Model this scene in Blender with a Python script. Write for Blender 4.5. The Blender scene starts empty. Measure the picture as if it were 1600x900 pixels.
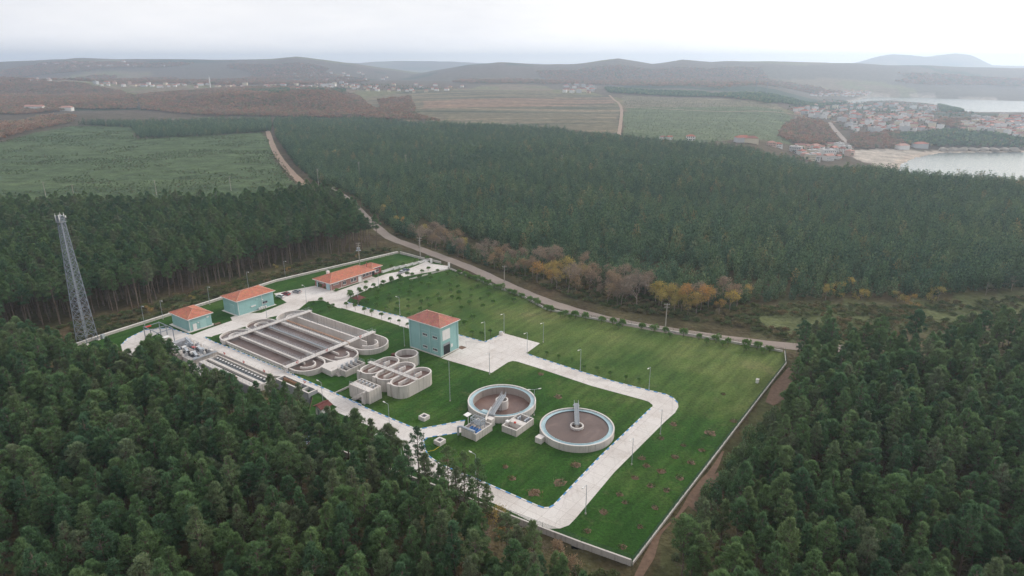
import bpy, bmesh, math, random
import numpy as np
from mathutils import Vector, Matrix
from mathutils.geometry import tessellate_polygon
R = math.radians
rnd = random.Random(7)
nrs = np.random.RandomState(11)
scene = bpy.context.scene
COL = scene.collection

# ------------------------------------------------------------------ camera, sky, sun, exposure
cam_d = bpy.data.cameras.new('camera'); cam = bpy.data.objects.new('camera', cam_d); COL.objects.link(cam)
cam_d.sensor_width = 36.0; cam_d.lens = 36.0 * 1040.0 / 1600.0
cam_d.clip_start = 0.5; cam_d.clip_end = 40000
cam.location = (0, 0, 100); cam.rotation_euler = (R(90 - 18.699), 0, 0)
scene.camera = cam
SUN_AZ, SUN_EL = 52.0, 24.0                                   # degrees right of the view axis, above the horizon
sdir = Vector((math.sin(R(SUN_AZ)) * math.cos(R(SUN_EL)), math.cos(R(SUN_AZ)) * math.cos(R(SUN_EL)), math.sin(R(SUN_EL))))
wld = bpy.data.worlds.new('World'); scene.world = wld; wld.use_nodes = True
nt = wld.node_tree; nt.nodes.clear(); N = nt.nodes.new; Lk = nt.links.new
def wmath(op, a, b=None, c=None):
    n = N('ShaderNodeMath'); n.operation = op
    for i, q in enumerate((a, b, c)):
        if q is None: continue
        if isinstance(q, (int, float)): n.inputs[i].default_value = q
        else: Lk(q, n.inputs[i])
    return n.outputs[0]
sky = N('ShaderNodeTexSky'); sky.sky_type = 'NISHITA'; sky.sun_disc = False
sky.sun_elevation = R(SUN_EL); sky.sun_rotation = R(SUN_AZ); sky.air_density = 1.4; sky.dust_density = 4.0; sky.altitude = 100
skys = N('ShaderNodeMixRGB'); skys.blend_type = 'MULTIPLY'; skys.inputs[0].default_value = 1; skys.inputs[2].default_value = (.10, .10, .10, 1)
Lk(sky.outputs[0], skys.inputs[1])
tc = N('ShaderNodeTexCoord'); sep = N('ShaderNodeSeparateXYZ'); Lk(tc.outputs['Generated'], sep.inputs[0])
zz = wmath('ADD', wmath('MAXIMUM', sep.outputs[2], 0.0), 0.16)
cmb = N('ShaderNodeCombineXYZ'); Lk(wmath('DIVIDE', sep.outputs[0], zz), cmb.inputs[0]); Lk(wmath('DIVIDE', sep.outputs[1], zz), cmb.inputs[1])
no = N('ShaderNodeTexNoise'); no.inputs['Scale'].default_value = 0.6; no.inputs['Detail'].default_value = 6; no.inputs['Roughness'].default_value = .55
Lk(cmb.outputs[0], no.inputs['Vector'])
cr = N('ShaderNodeValToRGB'); Lk(no.outputs[0], cr.inputs[0])
cr.color_ramp.elements[0].position = .30; cr.color_ramp.elements[0].color = (.63, .655, .715, 1)
cr.color_ramp.elements[1].position = .68; cr.color_ramp.elements[1].color = (.86, .855, .87, 1)
vd = N('ShaderNodeVectorMath'); vd.operation = 'DOT_PRODUCT'; Lk(tc.outputs['Generated'], vd.inputs[0]); vd.inputs[1].default_value = sdir
glow = wmath('POWER', wmath('MAXIMUM', vd.outputs['Value'], 0.0), 5.0)      # thin cloud in front of the low sun
gm = N('ShaderNodeMixRGB'); gm.blend_type = 'ADD'; Lk(glow, gm.inputs[0]); Lk(cr.outputs[0], gm.inputs[1]); gm.inputs[2].default_value = (.85, .78, .62, 1)
hzf = wmath('POWER', wmath('SUBTRACT', 1.0, wmath('MAXIMUM', sep.outputs[2], 0.0)), 20.0)      # the cloud deck thins and whitens towards the horizon all round
hm_ = N('ShaderNodeMixRGB'); hm_.blend_type = 'ADD'; Lk(hzf, hm_.inputs[0]); Lk(gm.outputs[0], hm_.inputs[1]); hm_.inputs[2].default_value = (.56, .51, .47, 1)
mx = N('ShaderNodeMixRGB'); mx.inputs[0].default_value = .90; Lk(skys.outputs[0], mx.inputs[1]); Lk(hm_.outputs[0], mx.inputs[2])
bg = N('ShaderNodeBackground'); bg.inputs[1].default_value = 1.0; Lk(mx.outputs[0], bg.inputs[0])
wo = N('ShaderNodeOutputWorld'); Lk(bg.outputs[0], wo.inputs[0])
sl = bpy.data.lights.new('sun', 'SUN'); sl.energy = 1.5; sl.angle = R(14); sl.color = (1, .93, .84)
so = bpy.data.objects.new('sun', sl); COL.objects.link(so); so.rotation_euler = (-sdir).to_track_quat('-Z', 'Y').to_euler()
vs = scene.view_settings; vs.view_transform = 'Standard'; vs.look = 'None'; vs.gamma = 1; vs.exposure = 0.3; vs.use_curve_mapping = False
cy = scene.cycles
cy.max_bounces = 5; cy.diffuse_bounces = 2; cy.glossy_bounces = 2; cy.transmission_bounces = 2; cy.volume_bounces = 1; cy.transparent_max_bounces = 6
cy.use_denoising = True; cy.caustics_reflective = False; cy.caustics_refractive = False
cy.use_adaptive_sampling = True; cy.adaptive_threshold = 0.02

# ------------------------------------------------------------------ helpers
TH = R(53.3); ORG = (-25.368, 217.758)      # the works' own axes: u runs away to the upper right, v to the upper left
CU, SU = math.cos(TH), math.sin(TH)
def W(u, v): return (ORG[0] + u * CU - v * SU, ORG[1] + u * SU + v * CU)
def UVof(x, y):
    a, b = x - ORG[0], y - ORG[1]; return (a * CU + b * SU, -a * SU + b * CU)

class MB:
    """collects faces, builds one mesh object"""
    def __init__(s): s.v = []; s.f = []; s.m = []
    def face(s, pts, m=0):
        b = len(s.v); s.v.extend(tuple(p) for p in pts); s.f.append(tuple(range(b, b + len(pts)))); s.m.append(m)
    def box(s, x0, x1, y0, y1, z0, z1, m=0):
        b = len(s.v); s.v += [(x, y, z) for z in (z0, z1) for x, y in ((x0, y0), (x1, y0), (x1, y1), (x0, y1))]
        for q in ((3, 2, 1, 0), (4, 5, 6, 7), (0, 1, 5, 4), (1, 2, 6, 5), (2, 3, 7, 6), (3, 0, 4, 7)):
            s.f.append(tuple(b + i for i in q)); s.m.append(m)
        return s
    def obox(s, c, ax, ay, hz, m=0):        # box given by centre, two half-axis vectors (xyz) and half height vector
        c = Vector(c); ax = Vector(ax); ay = Vector(ay); az = Vector(hz); b = len(s.v)
        for k in (-1, 1):
            for i, j in ((-1, -1), (1, -1), (1, 1), (-1, 1)): s.v.append(tuple(c + ax * i + ay * j + az * k))
        for q in ((3, 2, 1, 0), (4, 5, 6, 7), (0, 1, 5, 4), (1, 2, 6, 5), (2, 3, 7, 6), (3, 0, 4, 7)):
            s.f.append(tuple(b + i for i in q)); s.m.append(m)
        return s
    def bar(s, p, q, w, h=None, m=0):
        p = Vector(p); q = Vector(q); d = q - p
        if d.length < 1e-6: return s
        up = Vector((0, 0, 1)) if abs(d.normalized().z) < .95 else Vector((1, 0, 0))
        a = d.cross(up).normalized() * (w / 2); c = a.cross(d).normalized() * ((h or w) / 2)
        return s.obox((p + q) / 2, d / 2, a, c, m)
    def cyl(s, p, q, r0, r1=None, n=8, m=0, caps=True):
        p = Vector(p); q = Vector(q); r1 = r0 if r1 is None else r1; d = (q - p).normalized()
        up = Vector((0, 0, 1)) if abs(d.z) < .95 else Vector((1, 0, 0))
        a = d.cross(up).normalized(); c = d.cross(a); b = len(s.v)
        for P, r in ((p, r0), (q, r1)):
            for i in range(n):
                t = 2 * math.pi * i / n; s.v.append(tuple(P + a * (r * math.cos(t)) + c * (r * math.sin(t))))
        for i in range(n):
            j = (i + 1) % n; s.f.append((b + i, b + n + i, b + n + j, b + j)); s.m.append(m)
        if caps:
            s.f.append(tuple(b + i for i in range(n))); s.m.append(m)
            s.f.append(tuple(b + n + i for i in reversed(range(n)))); s.m.append(m)
        return s
    def tube(s, pts, r, n=6, m=0):
        for a, b in zip(pts, pts[1:]): s.cyl(a, b, r, r, n, m)
        return s
    def wall(s, pts, th, z0, z1, closed=False, m=0):      # a wall of thickness th along a path, mitred
        P = [Vector(p[:2]) for p in pts]; n = len(P); L = []; Rr = []
        for i in range(n):
            a = P[i - 1] if (i or closed) else None; c = P[(i + 1) % n] if (i < n - 1 or closed) else None
            d1 = (P[i] - a).normalized() if a is not None else None; d2 = (c - P[i]).normalized() if c is not None else None
            d1 = d1 or d2; d2 = d2 or d1
            nn = Vector((-d1.y - d2.y, d1.x + d2.x)); nn = nn.normalized() if nn.length > 1e-6 else Vector((-d1.y, d1.x))
            k = (th / 2) / max(.4, nn.dot(Vector((-d1.y, d1.x))))
            L.append(P[i] + nn * k); Rr.append(P[i] - nn * k)
        b = len(s.v)
        for i in range(n):
            s.v += [(L[i].x, L[i].y, z0), (L[i].x, L[i].y, z1), (Rr[i].x, Rr[i].y, z1), (Rr[i].x, Rr[i].y, z0)]
        rng = range(n) if closed else range(n - 1)
        for i in rng:
            j = (i + 1) % n; a = b + 4 * i; c = b + 4 * j
            for q in ((a, a + 1, c + 1, c), (a + 1, a + 2, c + 2, c + 1), (a + 2, a + 3, c + 3, c + 2), (a + 3, a, c, c + 3)):
                s.f.append(q[::-1]); s.m.append(m)
        if not closed:
            s.f.append((b, b + 3, b + 2, b + 1)); s.m.append(m); e = b + 4 * (n - 1); s.f.append((e, e + 1, e + 2, e + 3)); s.m.append(m)
        return s
    def poly(s, pts, z, m=0):
        V3 = [Vector((p[0], p[1], 0)) for p in pts]; b = len(s.v); s.v += [(p[0], p[1], z) for p in pts]
        for t in tessellate_polygon([V3]):
            A, B, C = (V3[i] for i in t)
            if (B - A).cross(C - A).z < 0: t = (t[0], t[2], t[1])
            s.f.append(tuple(b + i for i in t)); s.m.append(m)
        return s
    def prism(s, pts, z0, z1, m=0):
        n = len(pts); s.poly(pts, z1, m); b = len(s.v); ar = sum(pts[i - 1][0] * pts[i][1] - pts[i][0] * pts[i - 1][1] for i in range(n))
        s.v += [(p[0], p[1], z0) for p in pts] + [(p[0], p[1], z1) for p in pts]
        for i in range(n):
            j = (i + 1) % n; q = (b + i, b + j, b + n + j, b + n + i); s.f.append(q if ar > 0 else q[::-1]); s.m.append(m)
        return s
    def mesh(s, name, mats):
        me = bpy.data.meshes.new(name); me.from_pydata(s.v, [], s.f)
        for m in (mats if isinstance(mats, (list, tuple)) else [mats]): me.materials.append(m)
        if any(s.m): me.polygons.foreach_set('material_index', s.m)
        me.update(); return me
    def build(s, name, mats, parent=None):
        return link(name, s.mesh(name, mats), parent)

def link(name, data, parent=None):
    o = bpy.data.objects.new(name, data); COL.objects.link(o)
    if parent is not None: o.parent = parent
    return o
def tag(o, label=None, cat=None, group=None, kind=None):
    if label: o['label'] = label
    if cat: o['category'] = cat
    if group: o['group'] = group
    if kind: o['kind'] = kind
    return o
def thing(name, label, cat, loc, rot=None, group=None):
    o = link(name, None); o.location = (loc[0], loc[1], loc[2] if len(loc) > 2 else 0); o.rotation_euler = (0, 0, TH if rot is None else rot)
    o.empty_display_size = .5
    return tag(o, label, cat, group)
def at(name, label, cat, u, v, z=0, rot=0.0, group=None):        # a thing placed by the works' own axes
    x, y = W(u, v); return thing(name, label, cat, (x, y, z), TH + rot, group)
def copy_tree(root, loc, rotz, label=None, scale=None):
    r = root.copy(); COL.objects.link(r); r.location = loc; r.rotation_euler = (0, 0, rotz)
    if scale: r.scale = scale if isinstance(scale, tuple) else (scale,) * 3
    if label: r['label'] = label
    for ch in root.children:
        c = ch.copy(); COL.objects.link(c); c.parent = r
        for g in ch.children:
            d = g.copy(); COL.objects.link(d); d.parent = c
    return r
ORD = ('', 'first', 'second', 'third', 'fourth', 'fifth', 'sixth', 'seventh', 'eighth', 'ninth', 'tenth', 'eleventh', 'twelfth', 'thirteenth', 'fourteenth', 'fifteenth', 'sixteenth', 'seventeenth', 'eighteenth', 'nineteenth', 'twentieth', 'twentyfirst', 'twentysecond', 'twentythird', 'twentyfourth', 'twentyfifth', 'twentysixth', 'twentyseventh', 'twentyeighth', 'twentyninth', 'thirtieth')
def rank(pts, per=14, up=True):              # which one in its row, as the photograph shows it: 'third from left, second row up'
    q = []
    for x, y, z in pts:
        fw = y * .9472 + (100 - z) * .3206; upw = y * .3206 - (100 - z) * .9472; q.append((x / fw, upw / fw))
    idx = sorted(range(len(q)), key=lambda i: q[i][1]); out = [''] * len(q)
    for r in range(0, len(idx), per):
        row = sorted(idx[r:r + per], key=lambda i: q[i][0]); n = r // per + 1
        for k, i in enumerate(row): out[i] = '%s from left' % ORD[k + 1] + ('' if len(idx) <= per else ', %s row up' % (ORD[n] if n < len(ORD) else 'topmost'))
    return out
def relabel(objs, per, zoff=0, fmt=None):
    for o, w in zip(objs, rank([(o.location.x, o.location.y, o.location.z + zoff) for o in objs], per)): o['label'] = '%s, %s' % (o['label'], w)
def smooth(o):
    o.data.polygons.foreach_set('use_smooth', [True] * len(o.data.polygons)); return o

# ------------------------------------------------------------------ materials
class NT:
    def __init__(s, name):
        s.mat = bpy.data.materials.new(name); s.mat.use_nodes = True; s.t = s.mat.node_tree; s.t.nodes.clear()
        s.out = s.t.nodes.new('ShaderNodeOutputMaterial'); s.b = s.t.nodes.new('ShaderNodeBsdfPrincipled'); s.t.links.new(s.b.outputs[0], s.out.inputs[0])
    def n(s, typ, **k):
        q = s.t.nodes.new(typ)
        for a, b in k.items(): setattr(q, a, b)
        return q
    def l(s, a, b): s.t.links.new(a, b)
    def noise(s, scale, detail=4, rough=.55, vec=None, dist=0):
        q = s.n('ShaderNodeTexNoise'); q.inputs['Scale'].default_value = scale; q.inputs['Detail'].default_value = detail
        q.inputs['Roughness'].default_value = rough; q.inputs['Distortion'].default_value = dist
        s.l(vec if vec is not None else s.pos(), q.inputs['Vector']); return q.outputs[0]
    def pos(s):
        if not hasattr(s, '_p'): s._p = s.n('ShaderNodeNewGeometry').outputs['Position']
        return s._p
    def obj(s):
        if not hasattr(s, '_o'): s._o = s.n('ShaderNodeTexCoord').outputs['Object']
        return s._o
    def map(s, vec, scale):
        q = s.n('ShaderNodeMapping'); s.l(vec, q.inputs[0]); q.inputs['Scale'].default_value = scale; return q.outputs[0]
    def ramp(s, fac, stops):
        q = s.n('ShaderNodeValToRGB'); s.l(fac, q.inputs[0]); e = q.color_ramp.elements
        while len(e) < len(stops): e.new(.5)
        for k, (p, c) in zip(e, stops): k.position = p; k.color = (c, c, c, 1) if isinstance(c, (int, float)) else (*c, 1)
        return q.outputs[0]
    def mix(s, fac, a, b, mode='MIX'):
        q = s.n('ShaderNodeMixRGB', blend_type=mode)
        for i, k in ((0, fac), (1, a), (2, b)):
            if isinstance(k, (int, float)): q.inputs[i].default_value = k if i == 0 else (k, k, k, 1)
            elif isinstance(k, tuple): q.inputs[i].default_value = (*k, 1)
            else: s.l(k, q.inputs[i])
        return q.outputs[0]
    def math(s, op, a, b=None):
        q = s.n('ShaderNodeMath', operation=op)
        for i, k in enumerate((a, b)):
            if k is None: continue
            if isinstance(k, (int, float)): q.inputs[i].default_value = k
            else: s.l(k, q.inputs[i])
        return q.outputs[0]
    def bump(s, h, dist, strength=1.0):
        q = s.n('ShaderNodeBump'); q.inputs['Distance'].default_value = dist; q.inputs['Strength'].default_value = strength
        s.l(h, q.inputs['Height']); s.l(q.outputs[0], s.b.inputs['Normal'])
    def done(s, col, rough=.8, spec=.25, metal=0):
        if isinstance(col, tuple): s.b.inputs['Base Color'].default_value = (*col, 1)
        else: s.l(col, s.b.inputs['Base Color'])
        if isinstance(rough, (int, float)): s.b.inputs['Roughness'].default_value = rough
        else: s.l(rough, s.b.inputs['Roughness'])
        s.b.inputs['Specular IOR Level'].default_value = spec; s.b.inputs['Metallic'].default_value = metal
        return s.mat
def worn(name, col, var=.18, scale=.6, rough=.75, spec=.25, metal=0, fine=6):
    k = NT(name); a = k.noise(scale, 5); b = k.noise(scale * fine, 3)
    c1 = tuple(x * (1 - var) for x in col); c2 = tuple(min(1, x * (1 + var)) for x in col)
    c = k.ramp(a, [(.3, c1), (.7, c2)]); c = k.mix(.25, c, k.ramp(b, [(.3, c1), (.7, c2)]))
    return k.done(c, rough, spec, metal)
def m_concrete(name, col, streak=.75, grime=(.16, .14, .12)):
    k = NT(name); big = k.noise(.12, 5); c = k.ramp(big, [(.3, tuple(x * .84 for x in col)), (.7, tuple(min(1, x * 1.1) for x in col))])
    st = k.noise(1.0, 4, .6, k.map(k.pos(), (1.6, 1.6, .10)))                 # rain streaks and shutter-board lines down the wall
    c = k.mix(k.math('MULTIPLY', k.ramp(st, [(.50, 0.0), (.74, 1.0)]), streak), c, grime)
    fine = k.noise(5.0, 3); c = k.mix(.22, c, k.ramp(fine, [(.3, tuple(x * .7 for x in col)), (.7, tuple(min(1, x * 1.15) for x in col))]))
    k.bump(fine, .01, .4); return k.done(c, .85, .2)
M = {}
M['concrete'] = m_concrete('concrete', (.61, .56, .52))
M['concrete_dark'] = m_concrete('concrete_dark', (.36, .31, .28), .7)
M['capping'] = m_concrete('capping', (.69, .64, .60), .18)
M['bluegrey_concrete'] = m_concrete('bluegrey_concrete', (.40, .40, .42), .5)
M['white'] = worn('white_paint', (.78, .76, .74), .08)
M['galv'] = worn('galvanised_steel', (.46, .49, .53), .15, 1.5, .5, .4, .3)
M['grating'] = worn('steel_grating', (.30, .32, .34), .2, 3, .6, .3, .2)
M['mast'] = worn('mast_steel', (.27, .30, .35), .15, .6, .5, .4, .3)
M['dark'] = worn('dark_opening', (.025, .025, .028), .2)
M['dark_metal'] = worn('dark_metal', (.10, .10, .11), .2, 2)
M['blue'] = worn('blue_paint', (.06, .17, .42), .2, 2)
M['pale_blue'] = worn('pale_blue_lining', (.42, .56, .60), .14, .5, .6)
M['red'] = worn('red_paint', (.55, .06, .04), .15, 2)
M['rust'] = worn('orange_brown_pipe', (.36, .20, .12), .2, .7)
M['rubber'] = worn('rubber', (.02, .02, .02), .2)
M['glass'] = NT('window_glass').done((.03, .04, .05), .12, .6)
M['paint_line'] = worn('kerb_white', (.74, .73, .71), .12, 1.0)
M['paint_blue'] = worn('kerb_blue', (.10, .29, .56), .25, 1.2)
M['timber'] = worn('timber_pole', (.42, .38, .34), .15, 1)
M['teal'] = m_concrete('teal_render', (.31, .515, .50), .16, (.16, .24, .22))
M['teal_pale'] = m_concrete('pale_teal_render', (.38, .58, .56), .08, (.2, .3, .28))
M['brown_roof'] = worn('brown_sheet_roof', (.14, .045, .04), .2, 1)
M['bark'] = worn('pine_bark', (.17, .13, .105), .35, 1.4)
M['bark_dark'] = worn('shrub_bark', (.12, .09, .07), .3, 2)
M['twig'] = worn('bare_twigs', (.31, .25, .215), .3, .2)
M['soil'] = worn('turned_soil', (.17, .105, .07), .35, .9)
def m_paving():
    k = NT('pale_concrete_paving'); col = (.69, .635, .595)
    a = k.noise(.06, 6, .6); c = k.ramp(a, [(.30, (.54, .475, .43)), (.48, col), (.7, (.75, .705, .665))])
    sl_ = k.n('ShaderNodeTexBrick'); rot = k.n('ShaderNodeMapping'); k.l(k.pos(), rot.inputs[0]); rot.inputs['Rotation'].default_value = (0, 0, -TH); k.l(rot.outputs[0], sl_.inputs['Vector'])
    sl_.offset = 0; sl_.inputs['Scale'].default_value = 1; sl_.inputs['Brick Width'].default_value = 4.5; sl_.inputs['Row Height'].default_value = 4.0; sl_.inputs['Mortar Size'].default_value = .05
    sl_.inputs['Color1'].default_value = (1, 1, 1, 1); sl_.inputs['Color2'].default_value = (.90, .89, .88, 1); sl_.inputs['Mortar'].default_value = (.66, .63, .6, 1)
    c = k.mix(1.0, c, sl_.outputs[0], 'MULTIPLY')
    crk = k.n('ShaderNodeTexVoronoi', feature='DISTANCE_TO_EDGE'); crk.inputs['Scale'].default_value = .11; k.l(k.mix(.12, k.pos(), k.n('ShaderNodeTexNoise').outputs[1], 'ADD'), crk.inputs['Vector'])
    c = k.mix(k.ramp(crk.outputs[0], [(.0, .35), (.012, 0.0)]), c, (.30, .26, .23))
    s2 = k.noise(.30, 5, .65, None, .6); c = k.mix(k.ramp(s2, [(.56, 0.0), (.76, .55)]), c, (.42, .33, .26)); s3 = k.noise(1.0, 4, .6, k.map(k.pos(), (.9, .12, 1))); c = k.mix(k.ramp(s3, [(.55, 0.0), (.75, .30)]), c, (.33, .28, .25))
    f = k.noise(3, 3); c = k.mix(.15, c, k.ramp(f, [(.3, .35), (.7, .8)])); return k.done(c, .85, .2)
M['paving'] = m_paving()
def m_grass():
    k = NT('mown_grass'); rot = k.n('ShaderNodeMapping'); k.l(k.pos(), rot.inputs[0]); rot.inputs['Rotation'].default_value = (0, 0, -TH); sp_ = k.n('ShaderNodeSeparateXYZ'); k.l(rot.outputs[0], sp_.inputs[0])
    u0 = ORG[0] * CU + ORG[1] * SU; v0 = -ORG[0] * SU + ORG[1] * CU; uu = k.math('SUBTRACT', sp_.outputs[0], u0); vv = k.math('SUBTRACT', sp_.outputs[1], v0)
    a = k.noise(.030, 6, .68); lush = k.ramp(a, [(.32, (.022, .070, .012)), (.48, (.034, .090, .016)), (.60, (.060, .112, .024)), (.74, (.11, .14, .042))])
    old = k.ramp(a, [(.30, (.055, .108, .026)), (.45, (.095, .142, .038)), (.56, (.130, .165, .050)), (.70, (.20, .195, .085))])           # the older, drier upper lawn
    wob = k.noise(.022, 4, .6); m1 = k.math('ADD', k.math('MULTIPLY', k.math('SUBTRACT', uu, 6.0), .022), k.math('MULTIPLY', k.math('SUBTRACT', wob, .5), 1.6)); m2 = k.math('MULTIPLY', k.math('SUBTRACT', 62.0, vv), .03)
    fac = k.n('ShaderNodeClamp'); k.l(k.math('MINIMUM', m1, m2), fac.inputs[0]); c = k.mix(fac.outputs[0], lush, old)
    b = k.noise(.16, 6, .7, None, .5); c = k.mix(k.ramp(b, [(.56, 0.0), (.74, .6)]), c, (.125, .135, .055))
    w = k.noise(.42, 5, .7); c = k.mix(k.ramp(w, [(.64, 0.0), (.82, .6)]), c, (.16, .13, .08))
    rows = k.n('ShaderNodeMapping'); k.l(rot.outputs[0], rows.inputs[0]); rows.inputs['Scale'].default_value = (.06, .45, 1)
    r2 = k.noise(1.0, 3, .5, rows.outputs[0]); c = k.mix(1.0, c, k.ramp(r2, [(.35, .82), (.65, 1.18)]), 'MULTIPLY')
    f = k.noise(1.3, 5, .75); c = k.mix(1.0, c, k.ramp(f, [(.34, .55), (.58, 1.12)]), 'MULTIPLY'); k.bump(f, .18, 1.0); return k.done(c, .95, .1)
M['grass'] = m_grass()
def m_sludge(name, col, foam):
    k = NT(name); a = k.noise(.10, 6, .65, None, .8); c = k.ramp(a, [(.3, tuple(x * .75 for x in col)), (.55, col), (.75, foam)])
    f = k.noise(1.2, 4, .7); c = k.mix(k.ramp(f, [(.55, 0.0), (.8, .4)]), c, foam); k.bump(k.noise(1.5, 3), .03, .35); return k.done(c, .32, .22)
M['sludge'] = m_sludge('aerated_sludge', (.150, .105, .092), (.24, .175, .155))
M['sludge_brown'] = m_sludge('brown_sludge', (.185, .118, .10), (.27, .18, .15))
M['clear_water'] = m_sludge('dark_settling_water', (.05, .06, .065), (.09, .10, .10))
def m_roof(name, col, dark):
    k = NT(name); o = k.obj(); wv = k.n('ShaderNodeTexWave', wave_type='BANDS', bands_direction='Z'); wv.inputs['Scale'].default_value = 3.2; wv.inputs['Distortion'].default_value = .3; k.l(o, wv.inputs['Vector'])
    a = k.noise(.5, 5, .65); c = k.ramp(a, [(.3, tuple(x * .72 for x in col)), (.7, tuple(min(1, x * 1.15) for x in col))])
    v = k.n('ShaderNodeTexVoronoi'); v.inputs['Scale'].default_value = 2.2; k.l(o, v.inputs['Vector']); c = k.mix(.28, c, k.mix(1.0, v.outputs['Color'], col, 'MULTIPLY'))
    c = k.mix(k.ramp(wv.outputs[0], [(.0, .32), (.35, 0.0)]), c, dark); k.bump(wv.outputs[0], .05, .6); return k.done(c, .75, .2)
M['tile'] = m_roof('clay_roof_tiles', (.60, .225, .145), (.28, .09, .06))
M['tile_old'] = m_roof('weathered_clay_tiles', (.52, .215, .165), (.24, .09, .07))
def m_brick():
    k = NT('red_brick_facing'); b = k.n('ShaderNodeTexBrick'); k.l(k.map(k.obj(), (1, 1, 1)), b.inputs['Vector']); b.inputs['Scale'].default_value = 4
    b.inputs['Color1'].default_value = (.26, .085, .075, 1); b.inputs['Color2'].default_value = (.33, .12, .10, 1); b.inputs['Mortar'].default_value = (.36, .22, .19, 1)
    a = k.noise(.8, 4); return k.done(k.mix(.3, b.outputs[0], k.ramp(a, [(.3, (.20, .06, .055)), (.7, (.36, .14, .12))])), .85, .15)
M['brick'] = m_brick()
def m_road():
    k = NT('worn_road'); a = k.noise(.05, 5, .6); c = k.ramp(a, [(.3, (.27, .22, .19)), (.7, (.37, .31, .27))]); f = k.noise(.8, 5, .7)
    c = k.mix(k.ramp(f, [(.45, 0.0), (.8, .5)]), c, (.21, .165, .135)); k.bump(f, .03, .4); return k.done(c, .9, .15)
M['road'] = m_road()
M['track'] = worn('earth_track', (.31, .215, .155), .25, .25)
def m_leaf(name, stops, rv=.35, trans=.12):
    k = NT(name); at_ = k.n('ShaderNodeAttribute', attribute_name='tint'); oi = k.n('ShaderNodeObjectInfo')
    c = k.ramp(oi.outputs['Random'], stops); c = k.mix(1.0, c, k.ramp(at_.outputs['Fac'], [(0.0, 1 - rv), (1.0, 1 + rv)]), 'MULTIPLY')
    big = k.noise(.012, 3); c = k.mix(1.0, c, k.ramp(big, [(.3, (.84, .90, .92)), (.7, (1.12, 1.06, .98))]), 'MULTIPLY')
    m = k.done(c, .6, .22)
    tr = k.n('ShaderNodeBsdfTranslucent'); k.l(c, tr.inputs[0]); mx_ = k.n('ShaderNodeMixShader'); mx_.inputs[0].default_value = trans
    k.l(k.b.outputs[0], mx_.inputs[1]); k.l(tr.outputs[0], mx_.inputs[2]); k.l(mx_.outputs[0], k.out.inputs[0]); return m
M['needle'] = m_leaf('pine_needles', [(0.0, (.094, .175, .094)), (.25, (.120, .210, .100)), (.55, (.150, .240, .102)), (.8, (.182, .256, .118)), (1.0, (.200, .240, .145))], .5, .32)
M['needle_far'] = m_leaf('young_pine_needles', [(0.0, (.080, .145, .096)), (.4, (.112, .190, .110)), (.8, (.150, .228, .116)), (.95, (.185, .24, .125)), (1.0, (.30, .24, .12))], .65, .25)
M['leaf_shrub'] = m_leaf('clipped_shrub_leaves', [(0.0, (.14, .25, .07)), (1.0, (.18, .30, .09))], .4, .3)
M['leaf_rust'] = m_leaf('rust_autumn_leaves', [(0.0, (.33, .27, .22)), (.4, (.36, .28, .215)), (.75, (.36, .265, .185)), (1.0, (.40, .29, .17))], .4, .3)
M['leaf_brown'] = m_leaf('brown_autumn_wood', [(0.0, (.31, .23, .185)), (.3, (.36, .235, .17)), (.6, (.41, .225, .15)), (.85, (.28, .24, .15)), (1.0, (.20, .22, .14))], .4, .2)
M['leaf_gold'] = m_leaf('gold_autumn_leaves', [(0.0, (.52, .40, .12)), (.5, (.42, .36, .13)), (1.0, (.54, .31, .11))], .4, .3)
M['leaf_scrub'] = m_leaf('scrub_leaves', [(0.0, (.100, .145, .060)), (.4, (.13, .160, .068)), (.75, (.18, .165, .085)), (1.0, (.24, .18, .10))], .4, .2)
M['leaf_plant'] = m_leaf('plantation_seedlings', [(0.0, (.115, .175, .078)), (.6, (.135, .19, .085)), (.85, (.165, .185, .09)), (1.0, (.23, .17, .10))], .35, .2)

# ------------------------------------------------------------------ the lie of the land
#TERRAIN_BEGIN
SEA_Z = -40.0
NEAR_BAY = [(704.8,1107.6),(622.9,1041.7),(565.2,973.2),(499.4,869.4),(433.2,652.1),(598.4,609.6),(1019.3,652.1),(1738.8,1145.8),(847.6,1115.9),(770.7,1111.8)]
FAR_BAY = [(1292.3,2634.9),(1527.3,2957.8),(1738.8,2935.7),(1841,2799.6),(1970.7,2657.3),(2383.9,2570),(3410.8,2449.2),(2577.9,1839.6),(1718.6,1839.6),(1424.6,1907.8),(1348.7,1981.1),(1378.8,2087.9),(1514.7,2468.6),(1500.4,2680),(1369.6,2657.3),(1214.2,2449.2)]
RIDGES = [
 (4800, 1300, [(-900,101),(-400,99),(0,97),(60,94.5),(120,91),(200,93),(300,93),(400,93),(430,91.5),(465,88.5),(500,93),(560,101),(610,108),(680,118),(760,128)]),
 (4200, 1000, [(600,128),(680,111),(730,102),(780,97),(850,101),(900,100),(930,96),(965,91),(1000,97),(1020,100),(1065,94),(1110,97),(1150,95),(1200,96),(1260,98),(1330,98),(1400,102),(1500,104),(1600,107),(2000,109),(2600,111)]),
 (8700, 1100, [(-900,101),(0,100),(560,98),(620,95),(700,96),(760,99),(1000,101),(1320,101),(1345,96),(1375,87),(1392,84.5),(1420,86.5),(1445,89),(1470,85.5),(1490,83.5),(1515,86),(1530,92),(1550,102),(1600,103),(2600,106)]),
 (2500, 500, [(-900,120),(0,124),(60,126),(130,128),(180,134),(240,138),(420,140),(900,147),(1120,168),(2600,190)]),
 (1750, 350, [(-900,158),(0,163),(120,168),(200,166),(330,150),(420,146),(520,148),(560,165),(640,160),(2600,200)])]
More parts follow.
